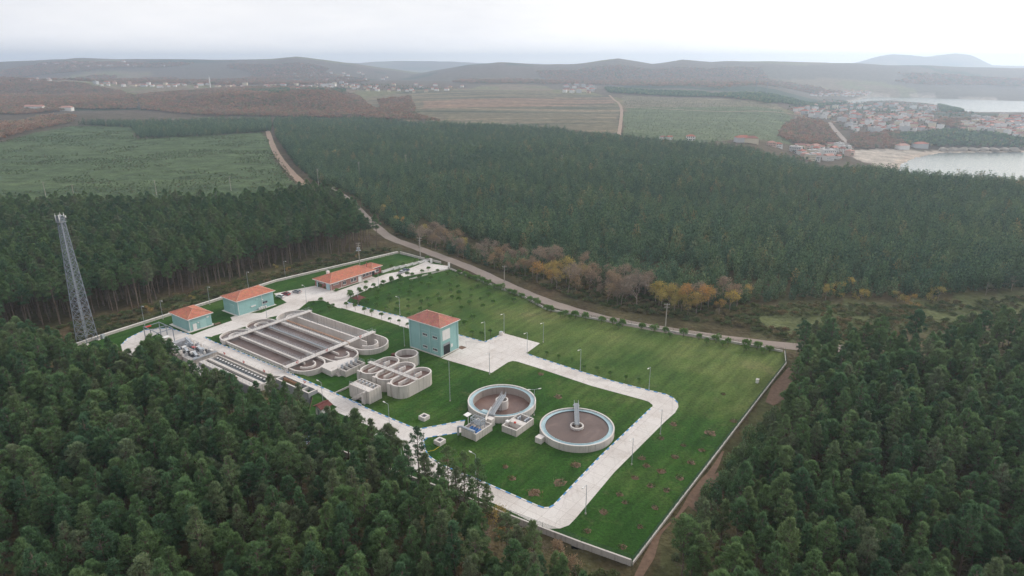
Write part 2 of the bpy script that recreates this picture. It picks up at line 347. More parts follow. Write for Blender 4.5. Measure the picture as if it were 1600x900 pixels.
def vnoise(x, y, s, seed):
    x = np.asarray(x, float) / s; y = np.asarray(y, float) / s; xi = np.floor(x).astype(int); yi = np.floor(y).astype(int); fx = x - xi; fy = y - yi
    fx = fx * fx * (3 - 2 * fx); fy = fy * fy * (3 - 2 * fy)
    def hsh(a, b):
        n = (a * 374761393 + b * 668265263 + seed * 1442695041) & 0x7fffffff; n = ((n ^ (n >> 13)) * 1274126177) & 0x7fffffff; n = n ^ (n >> 16); return (n & 0xffff) / 65535.0
    return (hsh(xi, yi) * (1 - fx) + hsh(xi + 1, yi) * fx) * (1 - fy) + (hsh(xi, yi + 1) * (1 - fx) + hsh(xi + 1, yi + 1) * fx) * fy
def sstep(a, b, t):
    t = np.clip((t - a) / (b - a), 0, 1); return t * t * (3 - 2 * t)
def inside(poly, x, y):
    r = np.zeros(np.shape(x), bool); n = len(poly)
    for i in range(n):
        x0, y0 = poly[i]; x1, y1 = poly[(i + 1) % n]
        if y0 == y1: continue
        r ^= ((y0 > y) != (y1 > y)) & (x < (x1 - x0) * (y - y0) / (y1 - y0) + x0)
    return r
def edge_dist(poly, x, y, closed=True):
    d = np.full(np.shape(x), 1e9); n = len(poly)
    for i in range(n if closed else n - 1):
        x0, y0 = poly[i]; x1, y1 = poly[(i + 1) % n]; dx, dy = x1 - x0, y1 - y0; L = dx * dx + dy * dy + 1e-9
        t = np.clip(((x - x0) * dx + (y - y0) * dy) / L, 0, 1); d = np.minimum(d, np.hypot(x - x0 - t * dx, y - y0 - t * dy))
    return d
def terrain(x, y):
    x = np.asarray(x, float); y = np.asarray(y, float); yy = np.maximum(y, 50.0); q = x / yy; c = 800 + 1098 * q; r = np.hypot(x, y)
    h = sstep(650, 1500, r) * (14 * (vnoise(x, y, 420, 3) - .5) + 8 * (vnoise(x, y, 170, 5) - .5)) + 18 * sstep(1300, 2800, y)
    m = sstep(.34, .47, q) * sstep(600, 800, y)
    town = -33 + 20 * np.exp(-((y - 1560) / 260) ** 2) + 6 * (vnoise(x, y, 200, 9) - .5)
    h = h * (1 - m) + town * m
    for yd, w, prof in RIDGES:
        z = 100 + yd * (98 - np.interp(c, [p[0] for p in prof], [p[1] for p in prof])) / 1159
        z = z + (vnoise(x, y, w * .5, 21) - .5) * 14 * np.clip(np.abs(y - yd) / w, 0, 1) + (vnoise(x, y, w * .13, 22) - .5) * 8
        g = np.exp(-((y - yd) / w) ** 2); k = sstep(-45, 20, z)
        h = np.maximum(h, (z + 45) * g * k - 45 + 0 * h)
    for bay in (NEAR_BAY, FAR_BAY):
        ins = inside(bay, x, y); d = edge_dist(bay, x, y); sd = np.where(ins, -d, d)
        b = sstep(0, 90, sd); h = np.where(ins, -40.4 - np.minimum(d * .06, 5), (-39.6 + np.minimum(sd * .05, 4)) * (1 - b) + h * b)
    return h
#TERRAIN_END
def tz(x, y): return float(terrain(np.array([x]), np.array([y]))[0])
COVER = [   # (polygon, colour, stripes)
 ('left_clearing', [(-814.9,811.1),(-669.6,885.7),(-714.4,1026.5),(-745,1151.2),(-644.8,1155.1),(-524.6,950.7),(-435.9,984.5),(-374.9,1035.1),(-274.9,786.1),(-190.8,586),(-164.8,531.6),(-215.9,493),(-380.4,488.3),(-499.6,483.6)], (.082, .118, .056), .25),
 ('terraces', [(-427.8,2054.9),(-340.2,2304.5),(-181,2454.8),(0,2173.1),(289,2015.9),(244.9,1566.9),(156.5,1000.6),(64.7,1147.8),(-177.9,1266.2),(-313.9,1463.6)], (.172, .150, .105), 1.0),
 ('terrace_strip', [(-236,1818.5),(291.5,1968.9),(257.7,1703.5),(-199.7,1533)], (.25, .17, .125), .9),
 ('right_field', [(335.6,2086.5),(513.1,1846.5),(641.6,1664.4),(587.8,1435.9),(438.3,1047.5),(238.5,901),(167.1,1020.1)], (.115, .145, .080), .35),
 ('right_field_far', [(335.6,2086.5),(529.5,1906.9),(658,1707.9),(623.7,1576.5),(257.8,1593.8)], (.19, .165, .115), .3),
 ('meadow_strip', [(93.8,260.4),(120.4,273.6),(166.7,271.2),(237.8,284.6),(293.3,288.1),(269.3,261.9),(210.1,254.5),(148.3,237.6),(104.4,229.6),(95.1,240.8)], (.098, .112, .048), .0),
 ('back_verge', [(-179.5,225.5),(-162.6,257.4),(-147.7,282.9),(-125.3,310.1),(-103.5,336.5),(-72.8,365.9),(-63.3,356.4),(-113.9,304.1),(-130.5,277.8),(-157.5,236.3),(-169.1,217)], (.080, .092, .040), .0),
 ('wall_verge', [(25.1,109.8),(28.1,116.7),(42.6,136.1),(63.5,165.3),(96.2,210.7),(105.6,217),(85.7,180),(62.8,152.5),(45.1,131.3),(32.9,110.7)], (.095, .098, .045), .0),
]
PLANT = [(25.1,113.6),(95.7,211.7),(99.3,222.6),(78,233.9),(53,246.1),(32.7,255.9),(14.8,266.4),(5.5,282),(-11.3,301.2),(-32.5,326.1),(-37,335.3),(-63.4,355.1),(-113.9,304.1),(-130.5,277.8),(-157.5,236.3),(-163,225.5)] + [W(-69, 100), W(-59.5, 66), W(-57.0, 32), W(-53, 12), W(-55, 0), W(-61, -8)] + [(-30.9,146.7),(-15.6,137.9),(-7.6,132.9),(6.8,124.1)]
BEACH = [(511.1,1055.7),(610,1109.6),(707.5,1108.7),(623.1,1038.4),(571,976.9),(510,892.3),(515,928.2),(500.7,972.9)]
def make_ground():
    az = np.concatenate([np.arange(-180, -52, 4.0), np.arange(-52, 52, .2), np.arange(52, 180, 4.0)]); az = np.radians(az)
    rr = [3.0]
    while rr[-1] < 11800: rr.append(rr[-1] * (1.05 if rr[-1] < 500 else 1.0125 if rr[-1] < 3200 else 1.02) + .3)
    rr = np.array(rr); A, Q = np.meshgrid(az, rr); X = (Q * np.sin(A)).ravel(); Y = (Q * np.cos(A)).ravel(); Z = terrain(X, Y)
    dug = inside(PLANT, X, Y) & (edge_dist(PLANT, X, Y) > 4); Z = np.where(dug, Z - 7.0, Z)          # the works stand in a levelled platform; lawn and paving carry on above
    na, nr = len(az), len(rr); i, j = np.meshgrid(np.arange(nr - 1), np.arange(na)); i = i.ravel(); j = j.ravel(); j2 = (j + 1) % na
    F_ = np.stack([i * na + j, i * na + j2, (i + 1) * na + j2, (i + 1) * na + j], 1)
    me = bpy.data.meshes.new('ground'); me.vertices.add(len(X) + 1); co = np.zeros((len(X) + 1, 3)); co[:-1] = np.stack([X, Y, Z], 1); me.vertices.foreach_set('co', co.ravel())
    tri = np.stack([np.full(na, len(X)), (np.arange(na) + 1) % na, np.arange(na)], 1)
    me.loops.add(F_.size + tri.size); me.loops.foreach_set('vertex_index', np.concatenate([F_[:, ::-1].ravel(), tri.ravel()]))
    me.polygons.add(len(F_) + len(tri)); me.polygons.foreach_set('loop_start', np.concatenate([np.arange(len(F_)) * 4, len(F_) * 4 + np.arange(len(tri)) * 3]))
    colr = np.zeros((len(X) + 1, 4)); colr[:, 3] = 0; colr[:, :3] = (.095, .075, .05)                     # needle litter and scrub under the trees
    n1 = vnoise(X, Y, 260, 31); n2 = vnoise(X, Y, 90, 33); n3 = vnoise(X, Y, 520, 37); far = sstep(1100, 1700, Y)[:, None]
    wood = np.array((.140, .105, .085)) * (1 - n1[:, None] * .5) + np.array((.10, .10, .065)) * n1[:, None] * .5      # autumn woods
    fieldc = np.where((n2 > .5)[:, None], (.17, .165, .085), (.20, .155, .105)); isf = ((n3 > .62) & (Y > 1500))[:, None]
    pine = ((n1 * .6 + n3 * .4) < .27)[:, None] & (Y > 1500)[:, None]
    fc = np.where(pine, (.05, .075, .05), np.where(isf, fieldc, wood)); colr[:-1, :3] = colr[:-1, :3] * (1 - far) + fc * far
    nearscrub = (1 - sstep(500, 800, np.hypot(X, Y)))[:, None]; mixg = (vnoise(X, Y, 14, 41) * .6 + vnoise(X, Y, 5, 43) * .4)[:, None]
    colr[:-1, :3] = colr[:-1, :3] * (1 - nearscrub) + nearscrub * (np.array((.105, .070, .046)) * (1 - mixg) + np.array((.085, .088, .040)) * mixg)
    for nm, poly, c, st in COVER:
        ins = inside(poly, X + (n2 - .5) * 14, Y + (n1 - .5) * 20); colr[:-1][ins] = (*c, st)
    colr[:-1][inside(BEACH, X, Y)] = (.44, .38, .32, 0); sd = edge_dist(NEAR_BAY, X, Y); colr[:-1][(sd < 14) & (Z < -36)] = (.44, .36, .29, 0)
    colr[:-1][(edge_dist(FAR_BAY, X, Y) < 16) & (Z < -36)] = (.36, .31, .26, 0)
    ca = me.color_attributes.new('cover', 'FLOAT_COLOR', 'POINT'); ca.data.foreach_set('color', colr.ravel())
    me.materials.append(m_ground()); me.update(calc_edges=True); me.validate(); me.polygons.foreach_set('use_smooth', [True] * len(me.polygons))
    return tag(link('ground', me), None, None, None, 'structure')
def m_ground():
    k = NT('open_ground'); a = k.n('ShaderNodeVertexColor', layer_name='cover'); c = a.outputs['Color']
    y = k.n('ShaderNodeSeparateXYZ'); k.l(k.pos(), y.inputs[0])
    f1 = k.noise(.055, 5, .65); f2 = k.noise(.6, 4, .65); c = k.mix(1.0, c, k.ramp(f1, [(.28, .55), (.5, .95), (.72, 1.45)]), 'MULTIPLY'); c = k.mix(1.0, c, k.ramp(f2, [(.3, .72), (.7, 1.28)]), 'MULTIPLY')
    st = k.noise(1.0, 3, .6, k.map(k.pos(), (.0012, .016, 0))); dark = k.mix(1.0, c, (.42, .56, .52), 'MULTIPLY'); lite = k.mix(1.0, c, (1.45, 1.32, 1.22), 'MULTIPLY')
    s = k.ramp(st, [(.38, 0.0), (.46, .5), (.54, .5), (.62, 1.0)]); c2 = k.mix(s, dark, lite); c = k.mix(a.outputs['Alpha'], c, c2)
    k.bump(f1, 5.0, .9); return k.done(c, .95, .08)
ground = make_ground()
def m_sea():
    k = NT('sea_water'); a = k.noise(1.0, 4, .6, k.map(k.pos(), (.02, .09, 1))); b = k.noise(1.0, 3, .6, k.map(k.pos(), (.10, .35, 1)))
    k.bump(k.mix(.4, a, b), .6, .6); m = k.done((.09, .13, .13), .17, .6); k.b.inputs['IOR'].default_value = 1.33; return m
sea = MB(); sea.face([(250, 640, SEA_Z), (5200, 640, SEA_Z), (5200, 3600, SEA_Z), (250, 3600, SEA_Z)])
tag(sea.build('sea_water', m_sea()), kind='structure')
def ribbon(pts, w, z0, name, mat, n=8):                       # a road draped on the land
    P = [Vector((p[0], p[1])) for p in pts]; S = []
    for i in range(len(P) - 1):
        p0, p1, p2, p3 = P[max(i - 1, 0)], P[i], P[i + 1], P[min(i + 2, len(P) - 1)]
        for k in range(n):
            t = k / n; S.append(.5 * ((2 * p1) + (p2 - p0) * t + (2 * p0 - 5 * p1 + 4 * p2 - p3) * t * t + (3 * p1 - p0 - 3 * p2 + p3) * t ** 3))
    S.append(P[-1]); b = MB(); rows = []
    for i, p in enumerate(S):
        d = (S[min(i + 1, len(S) - 1)] - S[max(i - 1, 0)]).normalized(); nn = Vector((-d.y, d.x)); ww = w(i / len(S)) if callable(w) else w; ww *= 1 + .05 * math.sin(i * 1.7)
        rows.append([p + nn * (ww * k / 2) for k in (1, .5, 0, -.5, -1)])
    hh = [[tz(q.x, q.y) for q in r_] for r_ in rows]
    for i in range(len(rows) - 1):
        for k in range(4):
            b.face([(*rows[i][k + 1], hh[i][k + 1] + z0), (*rows[i + 1][k + 1], hh[i + 1][k + 1] + z0), (*rows[i + 1][k], hh[i + 1][k] + z0), (*rows[i][k], hh[i][k] + z0)])
    return tag(b.build(name, mat), kind='structure')
ROAD_MID = [(125.2,225.5),(103.7,227.8),(72,238.9),(40.7,254.5),(18.2,273.6),(0,296.4),(-21.4,327.3),(-42.2,352.5),(-59.3,372.9),(-75.6,393.9),(-101.2,449.1),(-130.1,515.5),(-155.1,557.6)]
ribbon(ROAD_MID, 6.4, .06, 'country_road', M['road'])
ribbon([(-155.1,557.6),(-147.7,566.7),(-138.5,589.3),(-121.3,632.3),(-103,673.1)], 6.0, .09, 'side_road', M['road'])
ribbon([(-159.2,548.6),(-180,576.2),(-218.8,656.3),(-267.5,768.6),(-322.4,907.3),(-419.8,1164.4)], 7.0, .08, 'earth_track', M['track'])
ribbon([(157.4,1000.7),(202.2,1270.8),(244.7,1537.3),(268.4,1754),(287.1,2042.9)], 6.0, .8, 'field_track', M['track'])
ribbon([(544.4,1082.9),(596.3,1219.5),(639.4,1356.8),(664.3,1424.5),(692.5,1445.2),(708.6,1427.7)], 9.0, .6, 'town_road', M['road'])
ribbon([(252.2,1595.4),(367.2,1517.2),(466.4,1472.2),(612.4,1509.6)], 6.0, 1.0, 'farm_track', M['track'])
TRAIL = [(25.5,109.8),(29.5,116.7),(32.9,123.4),(38.8,130.1),(44.8,138.6),(51.5,147.3),(57.4,157.1)]
trail = ribbon(TRAIL, lambda t: 1.3 + .8 * math.sin(t * 11), .05, 'footpath', M['soil'], 5)
patch = MB(); patch.poly([(78.9,184.9),(84.5,195.2),(95.8,209.7),(96.8,207.6),(90.8,194.3),(84.8,185.7),(80.4,182.4)], .045); tag(patch.build('bare_soil_path', M['soil']), kind='structure')
patch = MB(); patch.poly([(43.3,131.3),(42,133.7),(48.4,143.4),(53.1,147.3),(53.8,142.6),(50,133.7),(45.8,128.5)], .04); tag(patch.build('trampled_soil_path', M['soil']), kind='structure')

# ------------------------------------------------------------------ lawn, paving, kerbs, walls of the works
def oblong(x0, x1, y0, y1, axis='y', n=14):       # stadium outline, round ends along the axis
    P = []
    if axis == 'y':
        r = (x1 - x0) / 2; c = (x0 + x1) / 2
        for i in range(n + 1): a = math.pi * i / n; P.append((c + r * math.cos(a), y1 - r + r * math.sin(a)))
        for i in range(n + 1): a = math.pi + math.pi * i / n; P.append((c + r * math.cos(a), y0 + r + r * math.sin(a)))
    else:
        r = (y1 - y0) / 2; c = (y0 + y1) / 2
        for i in range(n + 1): a = -math.pi / 2 + math.pi * i / n; P.append((x1 - r + r * math.cos(a), c + r * math.sin(a)))
        for i in range(n + 1): a = math.pi / 2 + math.pi * i / n; P.append((x0 + r + r * math.cos(a), c + r * math.sin(a)))
    return P
HOLES = [[W(u, v) for u, v in oblong(-16.0, -2.4, 20.7, 79.3)], [W(-15.2 + 10.2 * math.cos(2 * math.pi * i / 40), -39.1 + 10.2 * math.sin(2 * math.pi * i / 40)) for i in range(40)]]
LAWN = [(25.1,113.6),(95.7,211.7),(99.3,222.6),(78,233.9),(53,246.1),(32.7,255.9),(14.8,266.4),(5.5,282),(-11.3,301.2),(-32.5,326.1),(-37,335.3),(-63.4,355.1),(-113.9,304.1),(-130.5,277.8),(-157.5,236.3),(-163,225.5)] + [W(-66, 98), W(-58, 66.6), W(-46.4, 66.6), W(-46.4, 12.2), W(-56, 2), W(-61, -6)] + [(-30.9,146.7),(-15.6,137.9),(-7.6,132.9),(6.8,124.1)]
lv = [Vector((*p, .03)) for p in LAWN]; hl_ = [[Vector((*p, .03)) for p in h] for h in HOLES]; flat = [tuple(p) for q in [lv] + hl_ for p in q]; tr_ = []
for t_ in tessellate_polygon([lv] + hl_):
    A_, B_, C_ = (Vector(flat[i]) for i in t_); tr_.append(t_ if (B_ - A_).cross(C_ - A_).z > 0 else (t_[0], t_[2], t_[1]))
lm_ = bpy.data.meshes.new('lawn'); lm_.from_pydata(flat, [], tr_); lm_.materials.append(M['grass']); tag(link('lawn', lm_), kind='structure')
low = MB(); low.poly([W(-56, 70), W(-45, 70), W(-45, 10), W(-52, 0), W(-62, -8), W(-63, 10), W(-64, 34), W(-66, 68), W(-72, 98), W(-62, 90)], -2.3); tag(low.build('lower_lawn', M['grass']), kind='structure')
low = MB(); low.wall([W(-66, 98), W(-58, 66.6), W(-46.4, 66.6)], .3, -2.5, .0); low.wall([W(-46.4, 12.2), W(-56, 2), W(-61, -6)], .3, -2.5, .0); tag(low.build('retaining_kerb', M['soil']), kind='structure')
def paved(name, pts, z): b = MB(); b.prism(pts, .0, z); return tag(b.build(name, M['paving']), kind='structure')
paved('service_road', [(-51.1,186.1),(-42.8,179.6),(-27.3,168.4),(-13.8,173.5),(-14.4,166.7),(-23.8,164),(-24.8,162),(-23.5,157.1),(-22.5,154.6),(-18.5,150.4),(-9.1,144.2),(-4.8,141.3),(-4.6,134.6),(-13.3,139.9),(-21.4,145.9),(-27.1,148.7),(-30.5,161),(-38.4,168.1),(-47.2,174.3),(-54.6,179.6)], .06)
paved('loop_road', [(-9.1,144.5),(-1.6,138.9),(6.1,133.4),(7.6,132.6),(8.8,132.7),(10.1,133.7),(24.1,154.9),(41.5,179.2),(42.9,181.2),(43.4,182.8),(42.6,184.9),(41.1,186.1),(25.9,195.7),(8.9,209.2),(1.8,214.4),(0.2,214.9),(-1.4,213.8),(-7,205.2),(-25.1,217),(-19.6,224.9),(-24.3,233.2),(-20.6,238.3),(-10.1,231.4),(-3.1,240.2),(10.5,230.5),(4.9,220.9),(24,205.6),(33.9,198.4),(44.2,192.1),(48.8,189.5),(50.7,186.9),(51.4,184),(51,181.6),(49.2,178.1),(45.2,173.1),(26.4,147.3),(14.8,129),(13,126.5),(10.9,125.4),(7.7,125.2),(-2.9,133.4),(-8.7,137.6)], .068)
paved('avenue_path', [(-73.1,276.1),(-59.9,266.4),(-41.3,255.2),(-20.3,238.3),(-23.8,232.6),(-27.1,234.5),(-39.7,244.1),(-52.4,253.8),(-73.6,268.8)], .076)
paved('forecourt_path', [(-108.8,287.2),(-93.5,298.3),(-81.4,289.9),(-62.7,317.4),(-54.6,322.8),(-45.2,339.5),(-42.4,335.3),(-32.9,330.7),(-33.1,326.1),(-53.9,312.2),(-66.8,293.6),(-72.8,282),(-73.1,276.1),(-73.4,268),(-75.3,268.8),(-84.2,278.6),(-90,276.9),(-91.3,267.2),(-95.4,261.1),(-100.5,257.4),(-107.1,246.8),(-115.5,237.6),(-116.2,230.8),(-121.8,228.4),(-128,231.4),(-137.8,240.2),(-140,234.5),(-138.5,228.4),(-132.5,219.2),(-136,217),(-141.7,222),(-145.9,228.4),(-147,235.1),(-144.7,243.5),(-136.4,245.5),(-124.2,238.3),(-120.5,244.8),(-114.5,253.8),(-116.7,257.4),(-113.1,261.9),(-105.8,262.6),(-99.1,275.3)], .084)
paved('inlet_yard_path', [(-126.2,223.7),(-122.9,230.8),(-109.8,225.5),(-102.8,220.4),(-101.5,213.8),(-100.9,201.8),(-110.6,204.2),(-123.2,214.4)], .050)
RE = [(-40.6,86,.10),(-41.6,78,.5),(-41.6,66,1.0),(-41.3,34,1.0),(-41.4,22,.85),(-41.0,12,.5),(-40.8,3,.2),(-40.5,-4,.075)]
LE = [(-46.3,86,.10),(-46.3,78,.5),(-46.3,66,1.0),(-45.9,34,1.0),(-44.0,31,.85),(-43.6,12,.5),(-45.8,3,.2),(-46.2,-4,.075)]
rr_ = MB()
for i in range(7):
    q = [(*W(LE[i][0], LE[i][1]), LE[i][2]), (*W(LE[i + 1][0], LE[i + 1][1]), LE[i + 1][2]), (*W(RE[i + 1][0], RE[i + 1][1]), RE[i + 1][2]), (*W(RE[i][0], RE[i][1]), RE[i][2])]; rr_.face(q)
    for a, b in ((0, 1), (2, 3)): rr_.face([q[a], (q[a][0], q[a][1], -.3), (q[b][0], q[b][1], -.3), q[b]])
tag(rr_.build('raised_service_road', M['paving']), kind='structure')
vg = MB()
for i in range(7): vg.face([(*W(RE[i][0] + .05, RE[i][1]), RE[i][2] + .02), (*W(RE[i + 1][0] + .05, RE[i + 1][1]), RE[i + 1][2] + .02), (*W(-39.0, RE[i + 1][1]), RE[i + 1][2] - .12), (*W(-39.0, RE[i][1]), RE[i][2] - .12)])
tag(vg.build('verge_lawn', M['grass']), kind='structure')
def kerb(name, pts, step=1.5, w=.32, h=.16):
    b = MB(); k = 0; carry = 0
    for (x0, y0), (x1, y1) in zip(pts, pts[1:]):
        L = math.hypot(x1 - x0, y1 - y0); n = max(1, round(L / step))
        for i in range(n):
            p = Vector((x0 + (x1 - x0) * i / n, y0 + (y1 - y0) * i / n)); q = Vector((x0 + (x1 - x0) * (i + 1) / n, y0 + (y1 - y0) * (i + 1) / n))
            d = (q - p) / 2; a = Vector((-d.y, d.x)).normalized() * (w / 2); c = (p + q) / 2
            b.obox((c.x, c.y, .02 + h / 2), (d.x * .985, d.y * .985, 0), (a.x, a.y, 0), (0, 0, h / 2), k % 2); k += 1
    return tag(b.build(name, [M['paint_line'], M['paint_blue']]), kind='structure')
kerb('service_road_kerb', [(-51.1,186),(-42.7,179.5),(-27.3,168.3),(-20.5,170.8),(-13.8,173.5)])
kerb('loop_road_kerb', [(-14.4,166.8),(-23.8,164),(-24.7,162),(-23.4,157.1),(-22.3,154.6),(-18.5,150.5),(-9.1,144.3),(-1.6,139),(6.1,133.5),(7.6,132.7),(8.8,132.8),(10,133.8),(24,155),(41.4,179.3),(42.9,181.3)])
kerb('upper_road_kerb', [(5,221.1),(24,205.8),(33.9,198.6),(44.3,192.3),(48.9,189.7),(50.7,187.2),(51.4,184.2)])
kerb('avenue_kerb', [(-73.2,276.3),(-59.9,266.7),(-41.4,255.4),(-20.3,238.4),(-10.3,231.5),(-3.1,240.4)])
kerb('turning_kerb', [(-124.2,238.4),(-136.5,245.7),(-144.8,243.6),(-147,235.2),(-146,228.5)])
kb = MB()
for i in range(7):
    p = Vector((*W(RE[i][0], RE[i][1]), RE[i][2])); q = Vector((*W(RE[i + 1][0], RE[i + 1][1]), RE[i + 1][2])); n = max(1, round((q - p).length / 1.5))
    for k in range(n): kb.bar(p.lerp(q, k / n) + Vector((0, 0, .06)), p.lerp(q, (k + .985) / n) + Vector((0, 0, .06)), .32, .16, k % 2)
tag(kb.build('raised_road_kerb', [M['paint_line'], M['paint_blue']]), kind='structure')
def perimeter(name, label, pts, h, th, post=0, posth=1.2):
    x0, y0 = pts[0]; t = thing(name, label, 'wall', (x0, y0, 0), 0); loc = [(x - x0, y - y0) for x, y in pts]
    b = MB(); b.wall(loc, th, -.2, h); b.build('wall_panel', M['concrete'], t)
    b = MB(); b.wall(loc, th + .12, h, h + .12); b.build('coping', M['capping'], t)
    if post:
        wire = MB(); pm = None
        for (ax, ay), (bx, by) in zip(loc, loc[1:]):
            L = math.hypot(bx - ax, by - ay); n = max(1, int(L / post))
            for i in range(n):
                f = i / n; p = (ax + (bx - ax) * f, ay + (by - ay) * f)
                if pm is None:
                    m_ = MB(); m_.box(-.035, .035, -.035, .035, 0, posth); pm = m_.mesh('fence_post', M['fence_green'])
                o = link('fence_post', pm, t); o.location = (p[0], p[1], h + .1)
            for k in (.2, .4, .6, .8, 1.0, 1.2, 1.35):
                if k <= posth + .01: wire.bar((ax, ay, h + .1 + k), (bx, by, h + .1 + k), .035)
        wire.build('fence_wire', M['fence_green'], t)
    return t
M['fence_green'] = worn('green_fence_paint', (.035, .075, .05), .2)
perimeter('boundary_wall', 'concrete boundary wall with thin fence posts below the loop road', [(25,113.6),(15,119.1),(6.8,123.9),(-0.4,128.2),(-7.6,132.8),(-15.6,137.8),(-30.9,146.4),(-48.6,156.8)], 1.5, .35, 5.5)
perimeter('boundary_wall', 'long straight boundary wall between the lawn and the red earth footpath', [(25.3,113.8),(39.8,134.1),(61.3,164),(83.1,194.3),(95.7,211.7),(99.3,222)], .7, .2, 3.0, 1.4)
perimeter('boundary_wall', 'low boundary wall following the curve of the country road', [(98.7,222.3),(77.9,233.5),(53,245.8),(32.7,255.6),(14.8,266.1),(5.5,281.6),(-11.3,300.7),(-32.1,325.6)], .7, .25, 5.0, 1.0)
perimeter('boundary_wall', 'pale boundary wall along the foot of the trunk lined pine wood', [(-63.2,355.8),(-89.4,329.5),(-114,304.6),(-130.7,278.2),(-145.2,255.9),(-157.7,236.7),(-162.4,228.4)], .9, .9, 0)
perimeter('boundary_wall', 'short grey boundary wall at the far corner of the lawn by the road', [(-62,355.1),(-48.1,343.1),(-37.3,335.3)], 1.1, .3, 4, .8)

# ------------------------------------------------------------------ railings, oblong outlines
def railing(b, pts, z, step=2.0, h=1.05, r=.05):
    for p, q in zip(pts, pts[1:]):
        L = math.hypot(q[0] - p[0], q[1] - p[1]); n = max(1, round(L / step))
        for i in range(n + 1):
            x, y = p[0] + (q[0] - p[0]) * i / n, p[1] + (q[1] - p[1]) * i / n; b.bar((x, y, z), (x, y, z + h), r)
        for k in (.5, 1.0): b.bar((p[0], p[1], z + h * k), (q[0], q[1], z + h * k), r)
    return b
def arc(cx, cy, r, a0, a1, n=14): return [(cx + r * math.cos(R(a0 + (a1 - a0) * i / n)), cy + r * math.sin(R(a0 + (a1 - a0) * i / n))) for i in range(n + 1)]
def ringpart(name, pts, th, z0, z1, mat, par, closed=True):
    b = MB(); b.wall(pts, th, z0, z1, closed); return b.build(name, mat, par)
def lifebuoy(x, y, z, rot, label):
    b = MB(); n = 14
    for i in range(n):
        a, c = 2 * math.pi * i / n, 2 * math.pi * (i + 1) / n
        b.cyl((.38 * math.cos(a), 0, .38 * math.sin(a)), (.38 * math.cos(c), 0, .38 * math.sin(c)), .13, .13, 7, (i % 4 == 0) * 1)
    o = b.build('lifebuoy', [M['red'], M['white']]); o.location = (x, y, z); o.rotation_euler = (0, 0, rot); tag(o, label, 'lifebuoy', 'red lifebuoys on the tank railings'); return o

# ------------------------------------------------------------------ the three oxidation ditches
def ditch(label, u0, u1, v0, v1, level, sludge, guide=True, zt=1.9):
    t = at('aeration_tank', label, 'tank', (u0 + u1) / 2, (v0 + v1) / 2, 0, 0, 'aeration tanks side by side'); hw, hl = (u1 - u0) / 2, (v1 - v0) / 2
    P = oblong(-hw + .2, hw - .2, -hl + .2, hl - .2); zb = min(-.1, level - .2)
    ringpart('tank_wall', P, .4, zb, zt, M['concrete'], t); ringpart('rim', P, .5, zt, zt + .12, M['capping'], t)
    b = MB(); b.poly(oblong(-hw + .3, hw - .3, -hl + .3, hl - .3), level); b.build('sludge_surface', sludge, t)
    r = hw; w = hl - r; ringpart('divider', [(0, -w + 1.5), (0, w - 1.5)], .4, zb, zt + .05, M['capping'], t, False)
    if guide:
        ringpart('guide_wall', arc(0, w - .2, r * .46, -10, 190), .42, zb, zt + .05, M['capping'], t, False)
        ringpart('guide_wall', arc(0, -w + .2, r * .46, 170, 370) if False else arc(0, -w + .2, r * .46, 180, 368), .42, zb, zt + .05, M['capping'], t, False)
    return t
D1 = ditch('aeration tank nearest the service road, full of mauve brown sludge', -40.4, -28.4, 24.4, 79.4, 1.2, M['sludge'])
D2 = ditch('middle aeration tank between the two others, full of mauve brown sludge', -28.1, -16.4, 21.4, 81.4, 1.2, M['sludge'])
D3 = ditch('aeration tank beside the lawn with its deep inner wall bare', -16.1, -2.2, 20.4, 79.4, -2.4, M['concrete_dark'], True, 1.9)
# deep middle wall with shutter joints and the wide orange brown cap of the third tank
b = MB()
for i in range(9): b.box(.20, .27, -18 + i * 4.3, -18 + i * 4.3 + 4.15, -2.3, 1.85)
b.build('wall_panel', M['concrete'], D3)
b = MB(); b.cyl((-5.2, -17.5, 2.2), (-5.2, 20, 2.2), .42, .42, 10); b.build('air_pipe', M['rust'], D3)
for v, uu0, uu1, nm in ((71.6, -41.2, -1.6, 'long concrete walkway across the far ends of the aeration tanks'), (33.3, -41.4, -1.4, 'long concrete walkway across the near ends of the aeration tanks')):
    t = at('tank_walkway', nm, 'walkway', (uu0 + uu1) / 2, v, 0); L = (uu1 - uu0) / 2
    MB().box(-L, L, -1.0, 1.0, 2.25, 2.5).build('deck', M['capping'], t)
    for k in (-1, 1): railing(MB(), [(-L, .92 * k), (L, .92 * k)], 2.5).build('railing', M['galv'], t)
    for x in (-L + .4, -L * .35, L * .33, L - .5): MB().box(x - .3, x + .3, -.9, .9, -2.6, 2.25).build('pier', M['concrete'], t)
for u, v0, v1, nm in ((-34.4, 35, 70, 'narrow railed catwalk along the centre wall of the nearest aeration tank'), (-22.25, 35, 70, 'narrow railed catwalk along the centre wall of the middle aeration tank'), (-28.25, 35, 70, 'pale catwalk on the wall between the nearest and middle aeration tanks'), (-16.25, 35, 70, 'slatted catwalk on the wall beside the orange brown air pipe'), (-9.15, 35, 70, 'double railed catwalk over the empty bare walled tank')):
    t = at('tank_catwalk', nm, 'walkway', u, (v0 + v1) / 2, 0); L = (v1 - v0) / 2
    MB().box(-.45, .45, -L, L, 2.1, 2.24).build('deck', M['capping'] if u != -22.25 else M['grating'], t)
    for k in (-1, 1): railing(MB(), [(.42 * k, -L), (.42 * k, L)], 2.24, 2.2, 1.0, .04).build('railing', M['galv'], t)
    if u == -16.25:
        sm = MB(); sm.box(-.62, .62, -.12, .12, 2.26, 2.34); me = sm.mesh('slat', M['white'])
        for i in range(26):
            o = link('slat', me, t); o.location = (0, -L + .8 + i * (2 * L - 1.6) / 25, 0)
